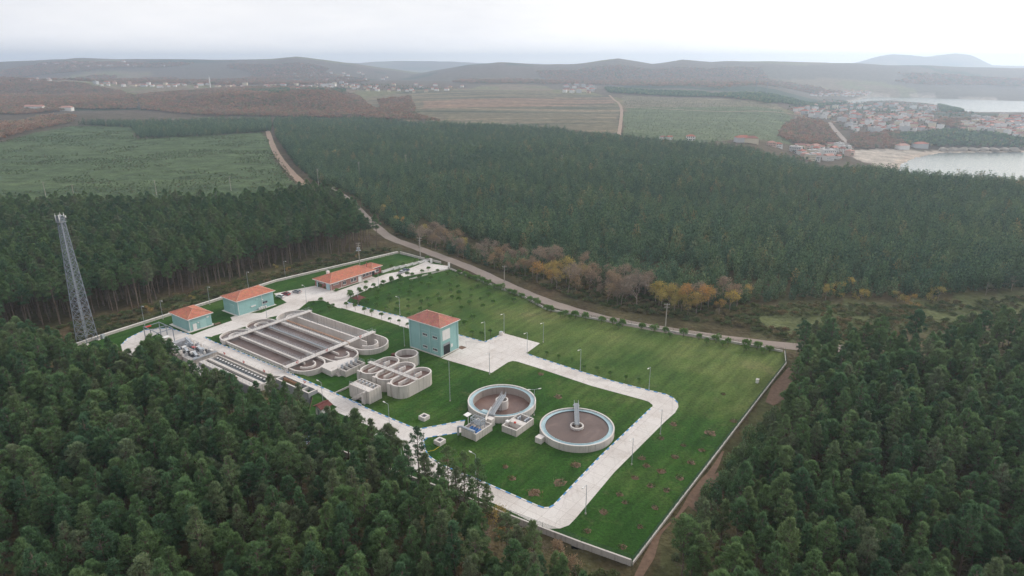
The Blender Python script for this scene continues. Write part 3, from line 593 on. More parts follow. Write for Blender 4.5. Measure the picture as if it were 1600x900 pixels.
for i, (u, v) in enumerate(((-37, 32.3), (-24.5, 32.3), (-9, 32.3))):
    x, y = W(u, v); lifebuoy(x, y, 3.1, TH, ('lifebuoy on the near walkway above the nearest aeration tank', 'lifebuoy on the near walkway above the middle aeration tank', 'lifebuoy on the near walkway above the bare walled tank')[i])
# spillway shoulder, outlet box and stairs at the near end
t = at('outlet_chamber', 'concrete outlet chamber with sluice gates and stairs beside the aeration tanks', 'chamber', -26.5, 18.2, 0)
b = MB(); b.wall([(-4.2, -3.2), (4.2, -3.2), (4.2, .6), (-4.2, .6)], .35, -.1, 2.2, True); b.build('chamber_wall', M['concrete'], t)
MB().box(-4.0, 4.0, -3.0, .4, .3, 1.3).build('chamber_floor', M['dark'], t)
b = MB(); b.prism([(-7.0, .8), (4.4, .8), (4.6, 4.2), (4.0, 4.6), (-4.0, 7.6), (-6.6, 7.0)], -.1, 2.04); b.build('shoulder_deck', M['capping'], t)
for i in range(4):
    x = -3 + i * 2.0; MB().box(x - .45, x + .45, -.2, .02, 1.0, 3.3).build('sluice_gate', M['galv'], t); MB().box(x - .8, x - .65, -2.9, .4, 1.2, 2.25).build('cross_wall', M['capping'], t)
railing(MB(), [(-4.2, .55), (4.2, .55), (4.2, -3.1)], 2.2, 1.5).build('railing', M['galv'], t)
for i in range(9): MB().box(-5.6, -4.4, 2.2 - i * .42, 2.62 - i * .42, 0, 2.1 - i * .23).build('step', M['concrete'], t)
# ------------------------------------------------------------------ bio-phosphorus tanks: three oblongs and a bridge
def small_oblong(label, u0, u1, v0, v1):
    t = at('treatment_tank', label, 'tank', (u0 + u1) / 2, (v0 + v1) / 2, 0, 0, 'small oblong tanks in a row'); a, c = (u1 - u0) / 2, (v1 - v0) / 2
    P = oblong(-a + .2, a - .2, -c + .2, c - .2, 'x'); ringpart('tank_wall', P, .4, -.1, 4.3, M['concrete'], t); ringpart('rim', P, .48, 4.3, 4.4, M['capping'], t)
    MB().poly(oblong(-a + .3, a - .3, -c + .3, c - .3, 'x'), 3.2).build('sludge_surface', M['sludge_brown'], t)
    for x0, x1 in ((-a + 2.3, -.9), (1.5, a - 3.2)): MB().box(x0, x1, -.22, .22, .5, 4.42).build('baffle', M['capping'], t)
    MB().box(-a - .1, -a + .8, c - 2.2, c - .6, -.1, 4.38).build('corner_pier', M['concrete'], t)
    return t
small_oblong('small oblong tank beside the round one, farthest from the clarifiers', -31.0, -16.0, 2.2, 9.4)
small_oblong('middle one of the three small oblong tanks', -31.0, -15.8, -5.1, 2.1)
small_oblong('small oblong tank standing forward, nearest the clarifiers', -31.4, -15.6, -12.2, -5.2)
t = at('tank_walkway', 'railed walkway crossing all three small oblong tanks', 'walkway', -24.4, -1.2, 0)
MB().box(-.7, .7, -11, 11.4, 4.5, 4.75).build('deck', M['capping'], t)
for k in (-1, 1): railing(MB(), [(.65 * k, -10.8), (.65 * k, 11.2)], 4.75, 1.8).build('railing', M['galv'], t)
for y in (-9, -2, 5): b = MB(); b.bar((.9, y, 4.7), (.9, y, 6.4), .12); b.bar((.9, y, 6.3), (2.6, y - .8, 5.9), .1); b.build('hoist', M['galv'], t)
t = at('round_tank', 'small round concrete tank beside the tall teal building', 'tank', -11.1, 5.9, 0)
P = arc(0, 0, 3.8, 0, 345, 32); P = [(3.8 * math.cos(2 * math.pi * i / 36), 3.8 * math.sin(2 * math.pi * i / 36)) for i in range(36)]
ringpart('tank_wall', P, .4, -.1, 3.9, M['concrete'], t); ringpart('rim', P, .5, 3.9, 4.02, M['capping'], t)
MB().poly([(3.7 * math.cos(2 * math.pi * i / 36), 3.7 * math.sin(2 * math.pi * i / 36)) for i in range(36)], 1.9).build('sludge_surface', M['sludge'], t)
b = MB(); b.bar((1.2, -4.15, 0), (1.2, -4.15, 5), .07); b.bar((1.8, -4.15, 0), (1.8, -4.15, 5), .07)
for i in range(11): b.bar((1.2, -4.15, .35 + i * .4), (1.8, -4.15, .35 + i * .4), .05)
b.build('ladder', M['galv'], t); MB().box(-2.2, -.8, 4.1, 5.6, 0, 3.2).build('valve_box', M['brown_roof'], t)
t = at('sludge_pump_house', 'square concrete pump chamber with outside stair below the small oblong tanks', 'chamber', -36.3, -1.2, 0)
b = MB(); b.wall([(-2.4, -4.4), (2.4, -4.4), (2.4, 4.4), (-2.4, 4.4)], .35, -.1, 4.3, True); b.build('chamber_wall', M['concrete'], t)
MB().box(-2.25, -.1, -4.2, 4.2, 3.9, 4.2).build('roof_slab', M['capping'], t); MB().box(-.1, 2.25, -4.2, 4.2, 2.2, 3.0).build('chamber_floor', M['dark'], t)
for i in range(5): MB().box(.1, 2.2, -3.9 + i * 1.75, -3.7 + i * 1.75, 2.4, 4.28).build('cross_wall', M['capping'], t); b = MB(); b.cyl((.9, -3.0 + i * 1.6, 3), (.9, -3.0 + i * 1.6, 4.7), .3, .3, 8); b.build('pump', M['galv'], t)
for i in range(10): MB().box(-3.6, -2.65, -3.4 + i * .62, -2.78 + i * .62, 0 if i < 2 else 3.5 - i * .42 - .5, 4.1 - i * .42).build('step', M['concrete'], t)
railing(MB(), [(-2.4, 4.4), (-2.4, -3)], 4.3, 1.6).build('railing', M['galv'], t)
MB().wall([(-5, 9.5), (4, 9.5)], .3, -.1, .6).build('kerb_wall', M['concrete'], t)

# ------------------------------------------------------------------ clarifiers
def circ(r, n=64): return [(r * math.cos(2 * math.pi * i / n), r * math.sin(2 * math.pi * i / n)) for i in range(n)]
def clarifier(label, u, v, r, level, ang, blen, over, zt=2.1, inner=None):
    t = at('clarifier', label, 'clarifier', u, v, 0, 0, 'round clarifiers on the lawn')
    zb = min(-.1, level - .2); ringpart('tank_wall', circ(r - .18, 72), .36, zb, zt, M['concrete'], t); ringpart('rim', circ(r - .18, 72), .40, zt, zt + .07, M['capping'], t)
    ringpart('weir_channel', circ(r - .92, 72), 1.1, zt - .42, zt - .34, M['pale_blue'], t); ringpart('weir_lip', circ(r - 1.5, 72), .14, zb, zt - .12, M['pale_blue'], t)
    ringpart('scum_ring', circ(r - 1.62, 72), .08, zb, zt - .2, M['dark_metal'] if level > 1 else M['concrete_dark'], t)
    MB().poly(circ(r - 1.6, 72), level).build('sludge_surface', M['sludge_brown'] if level < 1 else M['sludge'], t)
    ringpart('centre_well', circ(1.75, 28), .42, zb, zt + .25, M['capping'], t); MB().cyl((0, 0, zb), (0, 0, zt + .6), .5, .5, 12).build('centre_column', M['concrete'], t)
    ca, sa = math.cos(ang), math.sin(ang); br = link('scraper_bridge', None, t); br.rotation_euler = (0, 0, ang); br.location = (0, 0, 0)
    MB().box(-over, blen, -.62, .62, zt + .55, zt + .68).build('deck', M['grating'], br)
    for k in (-1, 1):
        MB().box(-over, blen, .60 * k - .05, .60 * k + .05, zt + .35, zt + .85).build('girder', M['galv'], br)
        railing(MB(), [(-over, .62 * k), (blen, .62 * k)], zt + .8, 1.3, .95, .055).build('railing', M['galv'], br)
    b = MB(); b.box(blen - 1.3, blen - .2, -.8, .8, zt + .08, zt + .5); b.cyl((blen - .75, -1.0, zt + .27), (blen - .75, 1.0, zt + .27), .25, .25, 10); b.build('end_carriage', M['galv'], br)
    for i in range(5):
        x = 2.6 + i * 1.35
        for k in (-1, 1): MB().bar((x, .5 * k, zt + .3), (x + .3, .8 * k, level), .09).build('scraper_arm', M['dark_metal'], br)
    return t
C1 = clarifier('round clarifier with its dark inside wall bare and sludge far down', -15.2, -39.1, 10.45, -.4, math.atan2(-3.2, -8.6), 10.5, 2.3)
C2 = clarifier('round clarifier filled to the brim, nearest the loop road', -14.65, -65.6, 10.6, 1.72, math.atan2(7.0, 11.0), 12.2, .4)
MB().box(-11.9, -10.2, -5.3, -3.3, -.1, 2.4).build('outlet_box', M['capping'], C1)
MB().box(-11.4, -9.4, 4.6, 6.6, -.1, 1.7).build('outlet_box', M['capping'], C2)
MB().box(-9.0, -7.4, -2.0, 1.2, 0, 1.9).build('blue_box', M['pale_blue'], C1)
def chamber(name, label, cat, u0, u1, v0, v1, h, floor=.6, fm='dark'):
    t = at(name, label, cat, (u0 + u1) / 2, (v0 + v1) / 2); a, c = (u1 - u0) / 2, (v1 - v0) / 2
    b = MB(); b.wall([(-a + .15, -c + .15), (a - .15, -c + .15), (a - .15, c - .15), (-a + .15, c - .15)], .3, -.1, h, True); b.build('chamber_wall', M['concrete'], t)
    ringpart('rim', [(-a + .15, -c + .15), (a - .15, -c + .15), (a - .15, c - .15), (-a + .15, c - .15)], .36, h, h + .06, M['capping'], t)
    MB().box(-a + .28, a - .28, -c + .28, c - .28, 0, floor).build('chamber_floor', M[fm], t); return t
t = chamber('screw_pump_station', 'concrete pump station with blue motors and steel frames at the spur end', 'pump station', -35.6, -28.3, -45.7, -40.3, 2.2, 1.5, 'concrete')
for i in range(4):
    y = -1.9 + i * .95; b = MB(); b.cyl((-2.6, y, 1.9), (-1.0, y, 2.1), .36, .36, 10); b.cyl((-1.0, y, 2.1), (-.5, y, 2.15), .22, .22, 8); b.build('motor', M['blue'], t)
for x, y in ((-.3, 2.0), (1.6, 2.0), (1.6, -1.6), (-.3, -1.6), (3.1, .2)): MB().box(x - .08, x + .08, y - .08, y + .08, 1.4, 4.6).build('frame_post', M['galv'], t)
b = MB()
for p, q in (((-.3, 2.0, 4.5), (1.6, 2.0, 4.5)), ((1.6, 2.0, 4.5), (1.6, -1.6, 4.5)), ((1.6, -1.6, 4.5), (-.3, -1.6, 4.5)), ((-.3, -1.6, 4.5), (-.3, 2.0, 4.5)), ((-.3, 2, 3), (1.6, -1.6, 4.5)), ((1.6, 2, 2.2), (-.3, 2, 4.5)), ((1.6, -1.6, 2.2), (-.3, -1.6, 4.5)), ((-.3, -1.6, 2.4), (1.6, 2, 3.4))): b.bar(p, q, .14)
b.build('frame_beam', M['galv'], t)
MB().box(-.4, 1.7, -1.7, 2.1, 2.9, 3.0).build('platform', M['grating'], t); railing(MB(), [(-.4, -1.7), (1.7, -1.7), (1.7, 2.1), (-.4, 2.1), (-.4, -1.7)], 3.0, 1.0, 1.0, .06).build('railing', M['galv'], t)
b = MB(); b.obox((-.2, 3.2, 5.0), (1.0, 0, 0), (0, .7, .1), (0, 0, .06)); b.bar((-.2, 3.0, 0), (-.2, 3.0, 5), .12); b.build('lamp_hood', M['white'], t)
b = MB(); b.tube([(-4.0, 3.6, 0), (-4.0, 3.6, 2.7), (-3.4, 2.6, 2.9)], .3, 10); b.cyl((-3.4, 2.8, 2.75), (-3.4, -2.0, 2.75), .38, .38, 12); b.build('discharge_pipe', M['galv'], t)
MB().tube([(3.5, -.4, 2.6), (5.6, 1.0, 2.4), (8.5, 2.2, 2.7), (10, 2.6, 3.0)], .28, 8).build('inlet_pipe', M['capping'], t)
for i in range(3): b = MB(); b.cyl((.6 + i * .7, .4, 1.4), (.6 + i * .7, .4, 2.6), .22, .22, 8); b.box(.45 + i * .7, .75 + i * .7, .25, .55, 2.6, 3.0); b.build('valve', M['white'] if i % 2 else M['galv'], t)
t = chamber('valve_chamber', 'open concrete valve chamber with a red valve between the two clarifiers', 'chamber', -27.0, -18.4, -53.3, -48.1, 2.0, .5, 'concrete_dark')
MB().box(-.6, 1.1, -2.3, 2.3, 1.75, 1.95).build('cover_slab', M['capping'], t); MB().box(-1.0, -.7, -2.3, 2.3, .5, 1.95).build('cross_wall', M['capping'], t)
for i in range(5): x = 1.5 + (i % 3) * .85; y = -1.4 + (i // 3) * 2.4; b = MB(); b.cyl((x, y, .4), (x, y, 2.3), .3, .3, 8); b.cyl((x, y, 2.1), (x + .7, y + .3, 2.1), .18, .18, 8); b.build('pipe', M['galv'], t)
MB().cyl((-.9, .4, 1.9), (-.9, .4, 2.25), .35, .35, 10).build('valve_wheel', M['red'], t); b = MB(); b.box(-2.3, -1.3, 1.9, 2.9, 2.0, 2.4); b.build('control_box', M['white'], t)
railing(MB(), [(3.9, 2.3), (3.9, -2.3)], 2.0, 1.5).build('railing', M['galv'], t)
for nm, (px, py) in zip(('small square manhole box on the lawn above the spur road', 'small square manhole box on the lawn below the spur road'), [(-26,174.3),(-20,161)]):
    t = thing('manhole_box', nm, 'manhole', (px, py, 0)); b = MB(); b.wall([(-.95, -.95), (.95, -.95), (.95, .95), (-.95, .95)], .5, -.1, 1.2, True); b.build('box_wall', M['capping'], t); MB().box(-.7, .7, -.7, .7, 0, .95).build('hatch', M['dark_metal'], t)
b = MB(); b.poly([(-24.9,-39.3),(-18.2,-45.2),(-18.9,-46.2),(-26,-41)], .05); o = b.build('garden_path', M['paving']); o.location = (ORG[0], ORG[1], 0); o.rotation_euler = (0, 0, TH); tag(o, kind='structure')

# ------------------------------------------------------------------ buildings
def hip_roof(t, x0, x1, y0, y1, z, rise, mat, ov=.6, trim=True):
    X0, X1, Y0, Y1 = x0 - ov, x1 + ov, y0 - ov, y1 + ov; lx, ly = X1 - X0, Y1 - Y0; s = min(lx, ly) / 2
    if lx >= ly: A, B = (X0 + s, (Y0 + Y1) / 2, z + rise), (X1 - s, (Y0 + Y1) / 2, z + rise)
    else: A, B = ((X0 + X1) / 2, Y0 + s, z + rise), ((X0 + X1) / 2, Y1 - s, z + rise)
    c = [(X0, Y0, z), (X1, Y0, z), (X1, Y1, z), (X0, Y1, z)]; b = MB()
    if lx >= ly:
        b.face([c[0], c[1], B, A]); b.face([c[1], c[2], B]); b.face([c[2], c[3], A, B]); b.face([c[3], c[0], A])
    else:
        b.face([c[0], c[1], A]); b.face([c[1], c[2], B, A]); b.face([c[2], c[3], B]); b.face([c[3], c[0], A, B])
    b.face(c[::-1]); rf = b.build('roof', mat, t)
    rb = MB()
    for i in range(4):
        e = A if math.dist(c[i][:2], A[:2]) <= math.dist(c[i][:2], B[:2]) else B; rb.bar(tuple(Vector(c[i]) + Vector((0, 0, .05))), tuple(Vector(e) + Vector((0, 0, .05))), .22, .12)
    if math.dist(A, B) > .1: rb.bar((A[0], A[1], A[2] + .05), (B[0], B[1], B[2] + .05), .24, .14)
    rb.build('ridge_tiles', M['ridge'], rf)
    MB().wall([(X0 + .06, Y0 + .06), (X1 - .06, Y0 + .06), (X1 - .06, Y1 - .06), (X0 + .06, Y1 - .06)], .18, z - .26, z + .015, True).build('gutter', M['white'], rf); return rf
M['ridge'] = worn('pale_ridge_tiles', (.52, .27, .20), .2, 2)
def window(t, x, y, z, w, h, face, frame='white', bars=1, glass='glass'):      # face: '-x' or '-y' (the two visible fronts)
    f = MB(); g = MB()
    def bx(b, a0, a1, z0, z1, d0, d1):
        if face == '-y': b.box(x + a0, x + a1, y - d1, y - d0, z + z0, z + z1)
        else: b.box(x - d1, x - d0, y + a0, y + a1, z + z0, z + z1)
    e = .1
    bx(f, -w / 2, w / 2, 0, e, -.05, .06); bx(f, -w / 2, w / 2, h - e, h, -.05, .06); bx(f, -w / 2, -w / 2 + e, e, h - e, -.05, .06); bx(f, w / 2 - e, w / 2, e, h - e, -.05, .06)
    for i in range(bars): q = -w / 2 + w * (i + 1) / (bars + 1); bx(f, q - .04, q + .04, e, h - e, -.05, .05)
    o = f.build('window', M[frame], t); bx(g, -w / 2 + e, w / 2 - e, e, h - e, -.03, .02); g.build('pane', M[glass], o); s = MB(); bx(s, -w / 2 - .1, w / 2 + .1, -.1, -.005, -.05, .16); s.build('sill', M['capping'], o); return o
def block(t, x0, x1, y0, y1, h, mat, name='wall'): return MB().box(x0, x1, y0, y1, -.1, h).build(name, mat, t)
def panel(t, name, face, x, y, z, w, h, d, mat):
    b = MB()
    if face == '-y': b.box(x - w / 2, x + w / 2, y - d, y + .02, z, z + h)
    else: b.box(x - d, x + .02, y - w / 2, y + w / 2, z, z + h)
    return b.build(name, mat, t)
# tall teal building
t = at('teal_building', 'tall teal building with red hip roof and open doorway beside the paved apron', 'building', 0, 0)
bm_ = MB(); bm_.box(0, 9.4, 0, 15.3, -.1, 11.7); bm_.build('wall', M['teal'], t)
MB().box(-.16, 9.56, -.16, 15.46, -.1, .45).build('plinth', M['capping'], t)
for y in (.2, 5.1, 10.1, 15.1): panel(t, 'pilaster', '-x', -.003, y, .45, .55, 11.0, .22, M['teal_pale'])
for x in (.2, 9.2): panel(t, 'pilaster', '-y', x, -.003, .45, .5, 11.0, .18, M['teal_pale'])
for y in (2.7, 7.6):
    for z in (1.9, 6.6): window(t, 0, y, z, 2.3, 1.0, '-x', 'white', 2); panel(t, 'ledge', '-x', -.005, y, z - .75, 3.2, .22, .16, M['teal_pale'])
    panel(t, 'ledge', '-x', -.005, y, 8.6, 3.2, .2, .14, M['teal_pale'])
panel(t, 'doorway', '-y', 3.0, -.004, .0, 3.6, 4.6, .05, M['dark']); panel(t, 'door_frame', '-y', 1.1, -.004, .0, .22, 4.8, .14, M['teal_pale']); panel(t, 'door_frame', '-y', 4.9, -.004, .0, .22, 4.8, .14, M['teal_pale'])
panel(t, 'roller_door', '-y', 3.0, -.06, 3.9, 3.4, .8, .06, M['grating']); panel(t, 'wall_panel', '-y', 3.0, -.004, 6.0, 4.0, 3.9, .10, M['white']); panel(t, 'notice_board', '-y', 5.8, -.004, 2.2, .9, 1.2, .1, M['white'])
hip_roof(t, 0, 9.4, 0, 15.3, 11.7, 2.5, M['tile_old'], .7)
b = MB(); b.box(9.8, 12.2, -1.5, 1.0, 0, .12); b.build('door_step', M['soil'], t)
# two lower teal buildings
t = at('teal_building', 'smallest teal building with red hip roof on the left of the turning loop', 'building', -41.0, 95.3)
block(t, 0, 9.3, 0, 13, 5.3, M['teal']); MB().box(-1.1, 10.2, -1.1, 14, -.1, .14).build('plinth', M['capping'], t); hip_roof(t, 0, 9.3, 0, 13, 5.3, 2.0, M['tile'], .7)
panel(t, 'door', '-y', 2.2, -.003, .1, 1.5, 2.6, .08, M['white']); panel(t, 'door', '-y', 5.6, -.003, .1, 2.6, 3.4, .08, M['teal_pale']); panel(t, 'vent', '-y', 7.8, -.003, 3.6, 1.0, .5, .08, M['white'])
panel(t, 'lamp_box', '-y', 3.7, -.003, 2.6, .6, .3, .2, M['white']); panel(t, 'downpipe', '-y', .15, -.003, .1, .14, 5.1, .12, M['white'])
b = MB(); b.box(9.6, 10.6, 3, 5, .15, 1.5); b.build('condenser', M['white'], t); b = MB(); b.box(9.5, 12, -1.8, -.6, .1, .5); b.build('flower_bed', M['soil'], t)
t = at('teal_building', 'long teal building with red hip roof beside the parked cars', 'building', -19.8, 95.5)
block(t, 0, 17, 0, 10.8, 6.6, M['teal']); MB().box(-.8, 17.6, -.8, 11.6, -.1, .14).build('plinth', M['capping'], t); hip_roof(t, 0, 17, 0, 10.8, 6.6, 2.0, M['tile'], .75)
panel(t, 'shutter_door', '-x', -.003, 4.5, .1, 3.2, 4.2, .07, M['teal_pale']); window(t, 12.7, 0, 2.1, 2.2, .9, '-y', 'dark_metal', 2, 'glass'); panel(t, 'vent', '-y', 7.0, -.003, 2.2, 2.2, .5, .25, M['white']); panel(t, 'vent', '-y', 9.0, -.003, 4.7, .9, .6, .15, M['teal_pale'])
for x in (.15, 11.3): panel(t, 'downpipe', '-y', x, -.003, .1, .14, 6.4, .12, M['white'])
for i in range(4): MB().box(9.0 + i * 1.0, 9.7 + i * 1.0, -1.0, -.3, .15, 1.1 + .15 * (i % 2)).build('condenser', M['white'], t)
b = MB()
for x in (6.0, 10.0): b.bar((x, -.06, 2.2), (x, -.06, 4.4), .05)
b.bar((6, -.06, 4.4), (10, -.06, 4.4), .05); b.build('cable_tray', M['teal_pale'], t)
# red brick office
t = at('brick_office', 'long red brick office with orange hip roof and white window frames', 'building', 24.0, 90.6)
block(t, 0, 19, .0, 11.4, 3.7, M['brick']); block(t, 19, 26.5, 1.5, 11.4, 3.7, M['brick']); block(t, 27.2, 33.6, 2.6, 9.6, 3.7, M['brick'])
MB().box(-.5, 19.0, -.5, 11.8, -.1, .2).build('plinth', M['capping'], t)
hip_roof(t, 0, 26.5, 0, 11.4, 3.75, 2.6, M['tile'], .8); hip_roof(t, 27.6, 33.6, 2.6, 9.6, 3.80, 1.5, M['tile'], .6)
for x in (2.2, 4.0): window(t, x, 0, 2.3, 1.5, .7, '-y', 'white', 2)
window(t, 8.0, 0, 1.1, 1.9, 1.6, '-y', 'white', 1)
for x in (12.6, 14.4): window(t, x, 0, 1.1, 1.6, 1.7, '-y', 'white', 1)
for x in (21.3, 23.4): window(t, x, 1.5, 1.1, 1.6, 1.6, '-y', 'white', 1)
window(t, 25.4, 1.5, 1.1, 1.4, 1.6, '-y', 'white', 1); window(t, 30.6, 2.6, 1.1, 2.6, 1.4, '-y', 'white', 2)
panel(t, 'door', '-y', 17.4, -.003, .1, 2.0, 2.7, .08, M['white']); panel(t, 'glass_door', '-y', 28.2, 2.597, .1, 1.5, 2.6, .06, M['glass'])
panel(t, 'shutter_door', '-x', -.003, 1.9, .1, 2.6, 3.0, .07, M['pale_blue']); panel(t, 'shutter_door', '-x', -.003, 9.2, .1, 2.0, 2.7, .07, M['pale_blue']); panel(t, 'doorway', '-x', -.06, 8.8, .1, .9, 2.4, .04, M['dark'])
window(t, 0, 6.2, 2.5, 2.4, .6, '-x', 'white', 2)
for x in (.1, 6.2, 18.8): panel(t, 'downpipe', '-y', x, -.003, .1, .13, 3.5, .12, M['white'])
for x in (.0,): MB().box(6.0, 7.2, 9.2, 10.4, 4.2, 6.3).build('chimney', M['white'], t)
MB().box(27.35, 27.55, 6, 6.4, 3.7, 6.4).build('flue', M['brick'], t)
b = MB(); b.box(16.0, 26, -1.2, 1.45, -.1, .18); b.build('entrance_step', M['capping'], t)
# hut, gazebo
hx, hy = [(-56.8,177.7)][0]; t = thing('gauge_hut', 'little white hut with maroon roof beside the service road and pines', 'hut', (hx, hy, 0)); block(t, -1.6, 1.6, -1.4, 1.4, 2.6, M['white']); b = MB()
b.obox((0, .9, 3.15), (2.2, 0, 0), (0, 1.15, -.45), (0, .03, .07)); b.obox((0, -.9, 3.15), (2.2, 0, 0), (0, 1.15, .45), (0, -.03, .07)); b.build('roof', M['brown_roof'], t); window(t, .2, -1.4, 1.0, .9, .9, '-y', 'dark_metal', 0); panel(t, 'door', '-x', -1.602, 0, 0, .9, 2.0, .05, M['grating'])
gx, gy = [(-67.3,275.3)][0]; t = thing('gazebo', 'small garden gazebo with maroon pyramid roof among round shrubs', 'gazebo', (gx, gy, 0)); hip = MB(); c_ = [(-2.3, -2.3, 2.3), (2.3, -2.3, 2.3), (2.3, 2.3, 2.3), (-2.3, 2.3, 2.3)]
for i in range(4): hip.face([c_[i], c_[(i + 1) % 4], (0, 0, 3.7)])
hip.face(c_[::-1]); hip.build('roof', M['brown_roof'], t)
for x in (-1.7, 1.7):
    for y in (-1.7, 1.7): MB().box(x - .08, x + .08, y - .08, y + .08, 0, 2.35).build('post', M['bark'], t)
b = MB(); b.box(-1, 1, -.4, .4, .65, .75); b.box(-.1, .1, -.1, .1, 0, .65); b.build('table', M['bark'], t)
# ------------------------------------------------------------------ inlet works and settling channels on the left
t = at('settling_basin', 'twin dark water settling channels with white weir plates beside the service road', 'basin', -51.0, 46.6)
MB().box(-4.3, -2.5, -16.4, 16.4, -2.5, 1.5).build('walkway', M['capping'], t); MB().box(-4.5, -4.3, -16.4, 16.4, -2.5, 1.3).build('outer_wall', M['bluegrey_concrete'], t)
MB().box(-1.2, -.2, -16, 16, -2.5, 1.45).build('channel_wall', M['capping'], t); MB().box(2.5, 2.9, -16.4, 16.4, -2.5, 1.55).build('channel_wall', M['concrete'], t)
for y in (-16.2, 16.2): MB().box(-2.5, 2.5, y - .2, y + .2, -2.5, 1.5).build('end_wall', M['concrete'], t)
MB().box(-2.5, -1.2, -16, 16, -2, .7).build('water_surface', M['clear_water'], t); MB().box(-.2, 2.5, -16, 16, -2, .8).build('water_surface', M['clear_water'], t)
MB().box(2.9, 4.4, -16.4, 16.4, -2.5, .62).build('access_ledge', M['concrete_dark'], t)
wm = MB(); wm.box(-.3, .3, -.42, .42, 1.0, 1.2); wme = wm.mesh('weir_plate', M['white'])
for i in range(18): o = link('weir_plate', wme, t); o.location = (1.7, -14.8 + i * 1.74, 0)
railing(MB(), [(-.7, -15.6), (-.7, 15.6)], 1.45, 2.0).build('railing', M['galv'], t); railing(MB(), [(-4.1, -15.9), (-4.1, 15.9)], 1.5, 2.0).build('railing', M['galv'], t)
t = at('storage_basin', 'deep blue grey concrete basin wall behind the pines with an end chamber', 'basin', -45.2, 21.8)
b = MB(); b.wall([(-1.7, 8.4), (-1.7, -8.4), (1.4, -8.4), (1.4, 8.4)], .4, -2.5, 1.3, True); b.build('basin_wall', M['bluegrey_concrete'], t); MB().box(-1.5, 1.2, -8.2, 8.2, -2.4, -.6).build('basin_floor', M['concrete_dark'], t)
ringpart('coping', [(-1.7, 8.4), (-1.7, -8.4), (1.4, -8.4), (1.4, 8.4)], .5, 1.3, 1.42, M['capping'], t); MB().box(-1.5, 1.2, -4.6, -4.3, -.6, 1.3).build('cross_wall', M['capping'], t); MB().box(-1.5, 1.2, -1.2, -.9, -.6, 1.1).build('cross_wall', M['capping'], t)
MB().box(.5, 1.2, -.8, 8.1, -.6, .9).build('brown_ledge', M['rust'], t)
MB().box(-6.6, -1.95, 8.9, 9.2, -2.5, 1.3).build('end_panel', M['capping'], t)
t = at('road_railing', 'long white railing between the service road and the settling channels', 'railing', -46.2, 48.0)
railing(MB(), [(0, -13), (0, 17)], 1.0, 2.2, 1.15, .06).build('rail', M['white'], t)
t = at('road_railing', 'white railing on the aeration tank side of the service road', 'railing', -41.8, 46.0)
railing(MB(), [(0, -18), (0, 20)], 1.0, 2.2, 1.1, .06).build('rail', M['white'], t)
for i, (u, v) in enumerate(((-46.3, 62), (-46.3, 50), (-46.3, 38), (-43.4, 20), (-55.2, 40))):
    x, y = W(u, v); lifebuoy(x, y, (1.7, 1.7, 1.7, 1.9, 2.2)[i], TH + R(90), ('lifebuoy on the service road railing by the inlet works', 'lifebuoy on the service road railing beside the weir plates', 'lifebuoy on the service road railing at the end of the channels', 'lifebuoy on the service road railing by the deep basin', 'lifebuoy on the wood side of the settling channels')[i])
t = at('inlet_works', 'crowded concrete inlet works with screens, white covers and steel stairs', 'inlet works', -52.0, 74.5)
MB().box(-4.6, 4.6, -9.4, 9.0, -.1, 1.6).build('channel_block', M['concrete'], t); MB().box(-3.0, -.6, -8.8, 8.4, 1.6, 1.64).build('channel', M['dark'], t); MB().box(1.0, 3.0, -8.8, 5.4, 1.6, 1.64).build('channel', M['dark'], t)
MB().box(-6.4, -4.7, -3, 7, -.1, 2.6).build('side_tank', M['concrete_dark'], t); MB().box(-2.0, 3.4, 6.2, 8.9, 1.65, 3.3).build('grit_hopper', M['bluegrey_concrete'], t)
for i in range(4):
    y = -6.4 + i * 3.1; x = -1.6 + (i % 2) * 3.4; b = MB(); b.obox((x, y, 2.5), (.45, 0, 0), (0, .8, .55), (0, -.2, .3)); b.build('screen', M['galv'], t)
    b = MB(); b.box(x - .7, x + .7, y + .7, y + 1.3, 3.0, 3.2); b.build('cover', M['white'], t)
rq = random.Random(5)
for i in range(26):
    x, y = rq.uniform(-4, 4), rq.uniform(-9, 8.4); w, l, h = rq.uniform(.2, .7), rq.uniform(.2, .9), rq.uniform(.4, 1.7); b = MB(); b.box(x - w, x + w, y - l, y + l, 1.62, 1.62 + h)
    if i % 3 == 0: b.cyl((x, y, 1.6), (x, y, 2.6 + h), .12, .12, 6)
    b.build(('pipework', 'pump_box', 'panel_box')[i % 3], M[('galv', 'capping', 'bluegrey_concrete', 'white', 'dark_metal', 'galv', 'concrete')[i % 7]], t)
for i in range(10):
    x, y = rq.uniform(-4.2, 4.2), rq.uniform(-9, 8.4); b = MB(); b.bar((x, y, 1.6), (x, y, 4.4), .09); b.bar((x, y, 4.3), (x + rq.uniform(-1.4, 1.4), y + rq.uniform(-1.4, 1.4), 4.1), .08); b.build('post', M['galv'], t)
for z, x in ((1.6, -4.4), (1.6, 4.4), (1.6, -.2)): railing(MB(), [(x, -9.2), (x, 8.6)], z, 1.6, 1.05, .06).build('railing', M['galv'], t)
railing(MB(), [(-4.4, -9.2), (4.4, -9.2)], 1.6, 1.6, 1.05, .06).build('railing', M['galv'], t)
MB().box(-4.4, 4.4, -10.6, -9.5, 2.3, 2.45).build('catwalk', M['grating'], t); MB().box(.5, 1.5, -2.0, .0, 2.6, 2.9).build('conveyor', M['red'], t); b = MB(); b.obox((2.0, 4.0, 3.5), (.4, 0, 0), (0, 2.2, .8), (0, -.1, .3)); b.build('conveyor', M['galv'], t)
t = at('gantry_frame', 'grey steel lifting gantry with open portal frames by the turning loop', 'gantry', -52.0, 96.5)
